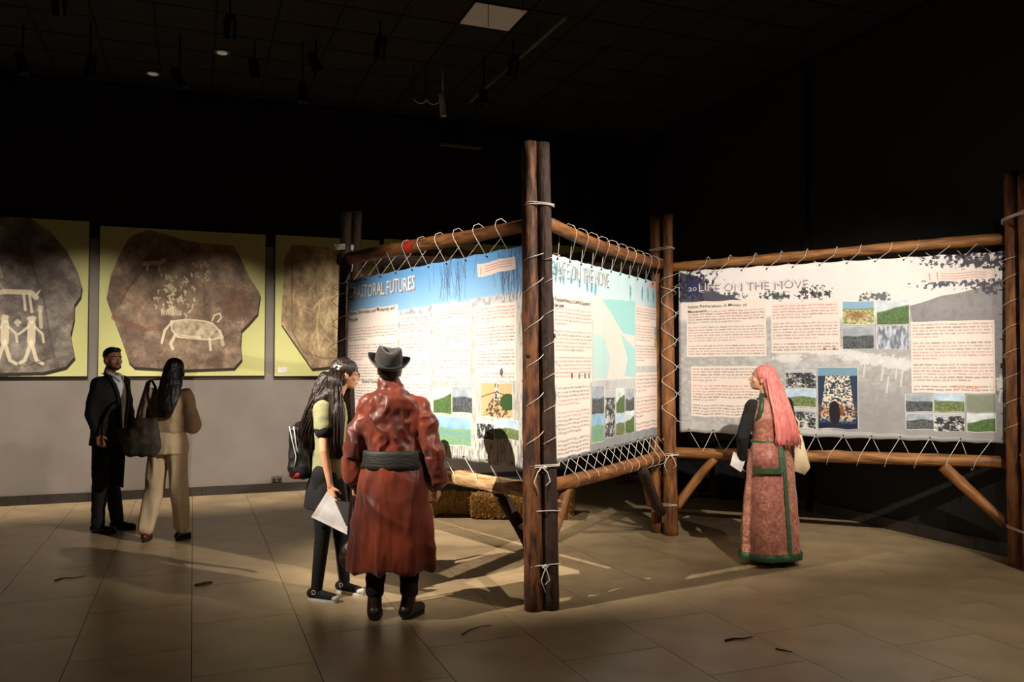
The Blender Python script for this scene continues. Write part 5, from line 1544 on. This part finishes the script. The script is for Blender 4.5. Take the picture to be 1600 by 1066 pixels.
# armhole trims
for sg, c_ in ((-1, Vector(J['shL'])), (1, Vector(J['shR']))):
    bm = bmesh.new(); pts = []
    for k in range(21):
        a = 2 * PI * k / 20
        pts.append(c_ + Vector((-sg * .040 + -sg * .026 * math.cos(a), .088 * math.sin(a), -.045 + .098 * math.cos(a))))
    tube_pts(bm, pts, .018, 8, False); from_bm('armhole_trim', bm, M_green, pink, True)
    q = 'L' if sg < 0 else 'R'
    def sl(bm, q=q):
        s_, e_, w_ = [Vector(J[k + q]) for k in ('sh', 'el', 'wr')]; cap(bm, s_ + Vector((0, 0, -.01)), e_, .058, .050, 16); cap(bm, e_, w_.lerp(e_, .08), .050, .036, 16)
    blob('sleeve', sl, M_black_knit, pink, .008, 3, wr=(.004, 12))
bm = bmesh.new(); ringloft(bm, [ringz(-.02, .015, z, r, r, 0, 24) for z, r in ((1.325, .058), (1.33, .062), (1.375, .058), (1.38, .052))], close=False); from_bm('collar', bm, M_green, pink, True)
M_pinkhair = mat('pink_hair', (226, 146, 132), (206, 98, 100), rough=.42, scale=10, stretch=(9, 9, .4), bump=.5, bscale=22, lo=.3, hi=.7)
def ph_(bm):
    c = Vector(hc); ell(bm, c + Mh @ Vector((0, -.024, .030)), (.082, .096, .086), Mh, 24); ell(bm, c + Mh @ Vector((0, -.055, -.025)), (.078, .055, .08), Mh, 20)
    rings = []
    for z, x, rx, ry, y in ((1.56, -.005, .055, .060, .02), (1.48, .015, .072, .062, -.0), (1.36, .035, .078, .05, -.06), (1.24, .062, .085, .036, -.115), (1.12, .082, .094, .030, -.135), (1.02, .095, .098, .026, -.142), (.97, .10, .088, .018, -.14)):
        rings.append(ringz(x, y, z, rx, ry, R(12), 40, lambda a: .05 * math.sin(9 * a)))
    ringloft(bm, rings)
blob('long_hair', ph_, M_pinkhair, pink, .007, 4, folds=hair_fold(70, .006))
def pl(k, rnd):
    a = rnd.uniform(-1, 1)
    return [Vector((.012 + .05 * a, -.045, 1.50)), Vector((.035 + .068 * a, -.110, 1.36)), Vector((.062 + .078 * a, -.152, 1.22)), Vector((.085 + .09 * a, -.166, 1.08)), Vector((.098 + .095 * a + rnd.gauss(0, .01), -.165, rnd.uniform(.94, 1.0)))]
strands(pink, 'loose_locks', M_pinkhair, pl, 60, .0034, 5)['kind'] = 'stuff'
bm = bmesh.new(); ell(bm, Vector(hc) + Vector((.030, -.01, .078)), (.050, .05, .026), Matrix.Rotation(R(18), 3, 'Y'), 16)
from_bm('dark_roots', bm, mat('dark_root_hair', (110, 46, 48), (84, 34, 36), rough=.5, scale=30), pink, True)['label'] = 'darker regrown roots at the crown'
shoe(pink, J['anL'], J['toeL'], mat('black_leather', (16, 14, 14), rough=.3), M_dsole, .06, .038, 'shoe')
shoe(pink, J['anR'], J['toeR'], mat('black_leather', (16, 14, 14), rough=.3), M_dsole, .06, .038, 'shoe')
yq = pp.y + .05
sheet('paper_leaflet', 'pale leaflet held low in the pink-haired woman\'s left hand', 'paper', [on_y(1146, 706, yq), on_y(1166, 716, yq), on_y(1158, 738, yq), on_y(1141, 727, yq)], .003, mat('white_paper', (236, 230, 226), rough=.7))
cb = empty('canvas_tote', (pp.x + .235, pp.y + .03, .72), 0, 'cream canvas tote under the pink-haired woman\'s right arm', 'bag')
bm = bmesh.new()
q = [Vector(p) for p in ((-.05, 0, .30), (.015, 0, .33), (.085, 0, .06), (.04, 0, .0), (-.045, 0, .03))]
ringloft(bm, [[p + Vector((0, y, 0)) for p in q] for y in (-.045, -.03, .12, .14)]); bmesh.ops.recalc_face_normals(bm, faces=bm.faces); bmesh.ops.bevel(bm, geom=bm.edges[:], offset=.012, segments=2)
from_bm('bag_body', bm, mat('cream_canvas', (226, 206, 170), (206, 186, 150), rough=.8, scale=9), cb, True)
bm = bmesh.new(); tube_pts(bm, [(.0, 0, .30), (.01, .0, .42), (-.06, .05, .55), (-.08, .10, .5), (-.02, .10, .3)], .009, 8); from_bm('strap', bm, mat('cream_canvas', (0, 0, 0)), cb, True)
# ------------------------------------------------------------------ straw bales and dark boxes behind the frame
M_straw = mat('straw', (196, 150, 78), (120, 82, 36), rough=.8, scale=30, stretch=(1, 1, .4), bump=.6, bscale=60)
def bale(px, py, wd, dp, ht, rz, lab, seed, n=1300):
    g = gnd(px, py) if not isinstance(px, Vector) else px
    root = empty('straw_bale', (g.x, g.y, g.z), rz, lab, 'straw bale')
    def fn(bm): box(bm, -wd / 2, 0, .004, wd / 2, dp, ht)
    o = blob('bale_core', fn, M_straw, root, .022, 4, folds=lambda co, no: np.array([.030 * mn.noise(Vector(c) * 9 + Vector((seed, 0, 0))) for c in co]))
    zmin = min(v.co.z for v in o.data.vertices)
    for v in o.data.vertices: v.co.z = max(.002, v.co.z)
    rnd = random.Random(seed); vs, fs = [], []
    for k in range(n):
        f = rnd.random()
        if f < .6: p = Vector((rnd.uniform(-wd / 2, wd / 2), -.008, rnd.uniform(.02, ht))); nn = Vector((0, -1, 0))
        elif f < .85: p = Vector((rnd.uniform(-wd / 2, wd / 2), rnd.uniform(0, dp), ht + .004)); nn = Vector((0, 0, 1))
        else: sx = rnd.choice((-1, 1)); p = Vector((sx * wd / 2, rnd.uniform(0, dp), rnd.uniform(.02, ht))); nn = Vector((sx, 0, 0))
        d = Vector((rnd.gauss(0, .45), rnd.gauss(0, .45), rnd.gauss(0, 1))) if f < .6 or f > .85 else Vector((rnd.gauss(0, 1), rnd.gauss(0, 1), 0))
        d -= nn * d.dot(nn) * .6
        d = d.normalized() * rnd.uniform(.03, .075); s = d.cross(nn).normalized() * .0022
        a, b = p - d / 2, p + d / 2 + nn * rnd.uniform(0, .03)
        a.z = max(a.z, .004); b.z = max(b.z, .004)
        i = len(vs); vs += [a - s, a + s, b + s, b - s, a + nn * .003, b + nn * .003]
        fs += [(i, i + 1, i + 4), (i + 2, i + 3, i + 5), (i, i + 4, i + 5, i + 3), (i + 1, i + 2, i + 5, i + 4), (i, i + 3, i + 2, i + 1)]
    me = bpy.data.meshes.new('straw'); me.from_pydata(vs, [], fs)
    link_mesh('straw', me, mat('straw_stalk', (224, 184, 108), (160, 116, 56), rough=.7, scale=60), root)['kind'] = 'stuff'
    return root
bale(690, 806, .72, .5, .27, R(-4), 'straw bale nearest the robed man, left end of the low straw row', 1)
bale(782, 812, .62, .5, .26, R(-5), 'straw bale behind the dark brace, middle of the straw row', 2)
bale(862, 812, .40, .5, .27, R(-8), 'straw bale showing either side of the near corner post, right end of the row', 3, 900)
# black cloth covered deck on the bales with a thin straw pad on it
def solid(name, x0, y0, z0, x1, y1, z1, m, lab, cat, bev=.008, rz=0):
    c = Vector(((x0 + x1) / 2, (y0 + y1) / 2, z0))
    bm = bmesh.new(); box(bm, x0 - c.x, y0 - c.y, 0, x1 - c.x, y1 - c.y, z1 - z0); bmesh.ops.recalc_face_normals(bm, faces=bm.faces)
    bmesh.ops.bevel(bm, geom=bm.edges[:], offset=bev, segments=2)
    o = from_bm(name, bm, m, None, loc=c); o.rotation_euler = (0, 0, rz)
    return tag(o, lab, cat)
gb = gnd(760, 812)
solid('covered_deck', gnd(668, 806).x, gb.y + .06, .305, gnd(880, 812).x - .02, gb.y + .50, .375, M_black_cloth, 'low black cloth-covered deck laid across the straw bales', 'deck')
b2 = bale(Vector((on_y(712, 740, gb.y + .2).x, gb.y + .14, .378)), 0, .36, .26, .07, R(-3), 'thin pad of straw on top of the black deck', 4, 500)

# black display boxes and stands in the dark by the right wall
def dark_box(x0, x1, ytop, ybot, dp, lab):
    g0, g1 = gnd(x0, ybot), gnd(x1, ybot)
    zt = on_y(x0, ytop, g0.y).z
    solid('black_plinth', g0.x, g0.y, .002, g1.x, g0.y + dp, zt, M_black_cloth, lab, 'plinth', .01)
dark_box(1060, 1108, 722, 769, .25, 'low black plinth in the dark left of the pink-haired woman, farther one')
dark_box(1124, 1164, 690, 781, .2, 'taller black plinth in the dark directly left of the pink-haired woman')
def stand(px0, py0, px1, py1, h, lab):
    a, b = gnd(px0, py0), gnd(px1, py1)
    root = empty('display_stand', a, 0, lab, 'stand')
    d = b - a
    for nm, pts, r in (('foot_bar', [Vector((0, 0, .012)), d * .5 + Vector((0, 0, .012)), d + Vector((0, 0, .012))], .011), ('upright', [d * .5 + Vector((0, 0, .02)), d * .5 + Vector((.0, 0, h))], .011),
                       ('cross_foot', [d * .5 + Vector((-.02, -.12, .012)), d * .5 + Vector((.02, .12, .012))], .011)):
        bm = bmesh.new(); tube_pts(bm, pts, r, 8); from_bm(nm, bm, mat('dark_steel', (70, 66, 60), rough=.4, metal=.5), root, True)
    bm = bmesh.new(); cap(bm, (0, 0, .018), (0, 0, .02), .02, .02); from_bm('foot_pad', bm, M_grey_metal, root, True)
stand(961, 757, 990, 752, .42, 'thin metal stand foot on the floor under the map banner')
stand(1118, 776, 1072, 779, .30, 'thin metal stand foot beside the black plinths')

# ------------------------------------------------------------------ ceiling tracks and spotlights
def on_z(px, py, z): return gnd(px, py, z)
def track(p, q, lab):
    p, q = Vector(p), Vector(q); c = (p + q) / 2
    root = empty('light_track', c, 0, lab, 'light track')
    d = q - p; L = d.length; M = Matrix.Rotation(math.atan2(d.y, d.x), 4, 'Z')
    bm = bmesh.new(); box(bm, -L / 2, -.013, -.015, L / 2, .013, .017, M); bmesh.ops.recalc_face_normals(bm, faces=bm.faces); from_bm('rail', bm, mat('track_pale', (150, 144, 136), rough=.5), root)
    bm = bmesh.new(); box(bm, -L / 2, -.006, -.021, L / 2, .006, -.0165, M); bmesh.ops.recalc_face_normals(bm, faces=bm.faces); from_bm('slot', bm, M_black_metal, root)
    n = max(2, int(L / 1.2))
    for i in range(n):
        x = -L / 2 + L * (i + .5) / n
        bm = bmesh.new(); v = M @ Vector((x, 0, 0)); tube_pts(bm, [v + Vector((0, 0, .015)), v + Vector((0, 0, H - c.z - .001))], .005, 6); from_bm('hanger_rod', bm, M_black_metal, root, True)
track(on_z(735, 160, 4.78), on_z(886, 28, 4.78), 'grey ceiling light track running from the spot cluster toward the pale panel')
def fixture(loc, aim, lab, m=M_black_metal, r=.055, L=.2, top=None, group=None, lens=True):
    """can spotlight on an arm: mount, yoke, can, lens"""
    loc, aim = Vector(loc), Vector(aim)
    root = empty('spotlight', loc, 0, lab, 'spotlight', group)
    d = (aim - loc).normalized(); u, v = frame(d)
    bm = bmesh.new()
    sg = [(0, .0), (-L, .72), (-L * .95, .86), (-L * .72, .98), (.0, 1.0), (.012, 1.04), (.012, .90), (-.02, .86)]
    rings = [[d * (s - .015) + (u * math.cos(2 * PI * i / 20) + v * math.sin(2 * PI * i / 20)) * r * max(k, .02) for i in range(20)] for s, k in sg[1:]]
    ringloft(bm, rings); bmesh.ops.recalc_face_normals(bm, faces=bm.faces)
    can = from_bm('can', bm, m, root, True)
    top = top or H
    bm = bmesh.new(); ytop = Vector((0, 0, .10)) - d * L * .4
    tube_pts(bm, [-d * L * .45 + u * r, -d * L * .45 + u * r + Vector((0, 0, .07)), ytop, -d * L * .45 - u * r + Vector((0, 0, .07)), -d * L * .45 - u * r], .006, 6); from_bm('yoke', bm, m, root, True)
    bm = bmesh.new(); tube_pts(bm, [ytop, Vector((ytop.x, ytop.y, top - loc.z - .002))], .009, 8); from_bm('stem', bm, m, root, True)
    bm = bmesh.new(); cap(bm, Vector((ytop.x, ytop.y, .13)), Vector((ytop.x, ytop.y, .16)), .022, .022); from_bm('adapter', bm, m, root, True)
    return root
M_pale_can = mat('white_lamp_can', (212, 208, 200), rough=.4)
spots_seen = [  # px, py, z, aim offset, pale?, label
    (693, 182, 4.35, (.1, 0, -1), True, 'pale tubular spotlight hanging straight down beside two cable loops'),
    (757, 165, 4.45, (.1, -.4, -1), False, 'dark boxy spotlight at the near end of the light track'),
    (472, 160, 4.35, (0, -.1, -1), False, 'dark slim spotlight over the gap between the stone posters'),
    (287, 138, 4.45, (.5, .2, -1), False, 'dark tilted spotlight above the middle stone poster'),
    (138, 122, 4.45, (-.3, .2, -1), False, 'dark spotlight second from the left edge of the ceiling'),
    (38, 116, 4.5, (.2, .1, -1), False, 'dark spotlight at the far left of the ceiling'),
    (400, 124, 4.6, (.1, .3, -1), False, 'small dark spotlight left of the slim hanging one')]
for px, py, z, d, pale, lab in spots_seen:
    p = on_z(px, py, z)
    fixture(p, p + Vector(d), lab, M_pale_can if pale else M_black_metal, .035 if pale else .05, .24 if pale else .2)
# two round recessed downlights catching light
for px, py, lab in ((239, 114, 'small pale recessed ceiling disc, lower of the two at left'), (347, 81, 'small pale recessed ceiling disc, higher of the two at left')):
    p = on_z(px, py, H - .004); root = empty('ceiling_disc', p, 0, lab, 'ceiling fitting')
    bm = bmesh.new(); ringloft(bm, [ringz(0, 0, z, r, r, 0, 24) for z, r in ((.0, .085), (-.012, .085), (-.016, .07), (-.010, .065))]); bmesh.ops.recalc_face_normals(bm, faces=bm.faces); from_bm('trim_ring', bm, M_grey_metal, root, True)
    bm = bmesh.new(); ell(bm, (0, 0, -.014), (.055, .055, .008)); from_bm('lens', bm, mat('frosted_lens', (220, 215, 205), rough=.5, emit=((255, 235, 220), .12)), root, True)
# cable loops
cp = on_z(672, 168, 4.5); root = empty('cable_loops', cp, 0, 'two drooping pale cable loops left of the tubular spotlight', 'cable')
for x0, x1, dz in ((646, 669, .05), (664, 691, .06)):
    a = on_y(x0, 163, cp.y) - cp; b = on_y(x1, 163, cp.y) - cp
    pts = [a.lerp(b, k / 14) + Vector((0, 0, .06 - dz * math.sin(PI * k / 14))) for k in range(15)]
    for e_ in (a, b):
        bm = bmesh.new(); tube_pts(bm, [e_ + Vector((0, 0, .055)), Vector((e_.x, e_.y, H - cp.z - .002))], .005, 6); from_bm('hanger', bm, M_black_metal, root, True)
    bm = bmesh.new(); tube_pts(bm, pts, .006, 7); from_bm('cable', bm, mat('grey_cable', (225, 222, 216), rough=.5), root, True)
# hanging wires across the ceiling panel
for px, y0, lab in ((763, 42, 'thin black wire hanging in front of the ceiling panel, left one'), (816, 20, 'thin black wire hanging in front of the ceiling panel, right one')):
    p = on_z(px, y0, 4.78)
    if px == 763: p = on_y(px, y0, 7.4)
    else: p = on_y(px, y0, 7.2)
    bm = bmesh.new(); tube_pts(bm, [(0, 0, 0), (0, 0, H - p.z - .002)], .004, 6)
    tag(from_bm('hanging_wire', bm, M_black_metal, None, True, p), lab, 'wire')
# a slim strip fitting high on the wall zone
p = on_y(722, 229, 10.6); bm = bmesh.new(); box(bm, -.30, -.02, -.015, .26, .02, .015); bmesh.ops.recalc_face_normals(bm, faces=bm.faces)
r_ = empty('short_light_track', p, R(21), 'short dark track above the hidden green posters', 'light track'); from_bm('rail', bm, mat('track_grey', (120, 112, 104)), r_)
for x in (-.2, .18): bm = bmesh.new(); tube_pts(bm, [(x, 0, .014), (x, 0, H - p.z - .002)], .006, 6); from_bm('hanger_rod', bm, M_black_metal, r_, True)
# the lamps that do the lighting, each a fitting above the frame
for i, (l, t) in enumerate(LAMPS):
    d = (t - l).normalized()
    names = ['spotlight beaming from the left onto the blue-sky banner', 'spotlight beaming from the right onto the map banner', 'spotlight beaming onto the right-hand banner', 'spotlight over the right floor', 'spotlight over the near floor', 'spotlight above the straw bales']
    lab = names[i] if i < 6 else 'wall-washing spotlight facing the poster wall, ' + ['rightmost', 'second', 'third', 'fourth', 'fifth', 'sixth', 'seventh'][i - 6] + ' from the right corner'
    fixture(l - d * .03, t, lab)

# ------------------------------------------------------------------ litter on the floor
def twig(pts_px, r, lab, m):
    pts = [gnd(x, y, .006) for x, y in pts_px]; c = pts[0].copy(); c.z = 0
    bm = bmesh.new(); tube_pts(bm, [p - c for p in pts], [r, r * .8, r * .6, r * .4][:len(pts)] if len(pts) > 3 else r * .8, 6)
    tag(from_bm('twig', bm, m, None, True, c), lab, 'twig')
M_twig = mat('dry_twig', (44, 28, 18), (28, 18, 12), rough=.8, scale=30)
twig([(86, 907), (100, 903), (118, 903), (134, 900)], .006, 'thin curved twig on the floor in front of the suited man', M_twig)
twig([(722, 992), (735, 984), (752, 979), (768, 977)], .004, 'thin bent twig on the floor below the near corner post', M_twig)
twig([(1133, 1001), (1148, 998), (1162, 998), (1176, 995)], .007, 'forked dark twig on the floor at the lower right', M_twig)
twig([(1212, 1014), (1222, 1016), (1232, 1018), (1238, 1019)], .005, 'short sliver lying on a tile joint at the lower right', M_twig)
g0 = gnd(305, 916); g1 = gnd(331, 911)
bm = bmesh.new(); d = g1 - g0; nn = Vector((-d.y, d.x, 0)).normalized() * .014
ringloft(bm, [[Vector((0, 0, .001)) - nn, d * .5 - nn * 1.2 + Vector((0, 0, .001)), d - nn + Vector((0, 0, .001)), d + nn + Vector((0, 0, .001)), d * .6 + nn * 1.3 + Vector((0, 0, .001)), nn + Vector((0, 0, .001))],
              [Vector((0, 0, .012)) - nn, d * .5 - nn * 1.1 + Vector((0, 0, .016)), d - nn + Vector((0, 0, .011)), d + nn + Vector((0, 0, .012)), d * .6 + nn * 1.1 + Vector((0, 0, .015)), nn + Vector((0, 0, .012))]])
bmesh.ops.recalc_face_normals(bm, faces=bm.faces)
tag(from_bm('bark_chip', bm, mat('bark_chip_brown', (110, 84, 58), (84, 60, 40), rough=.8, scale=40), None, False, Vector((g0.x, g0.y, 0))), 'small flat bark chip on the floor in the left foreground', 'bark chip')
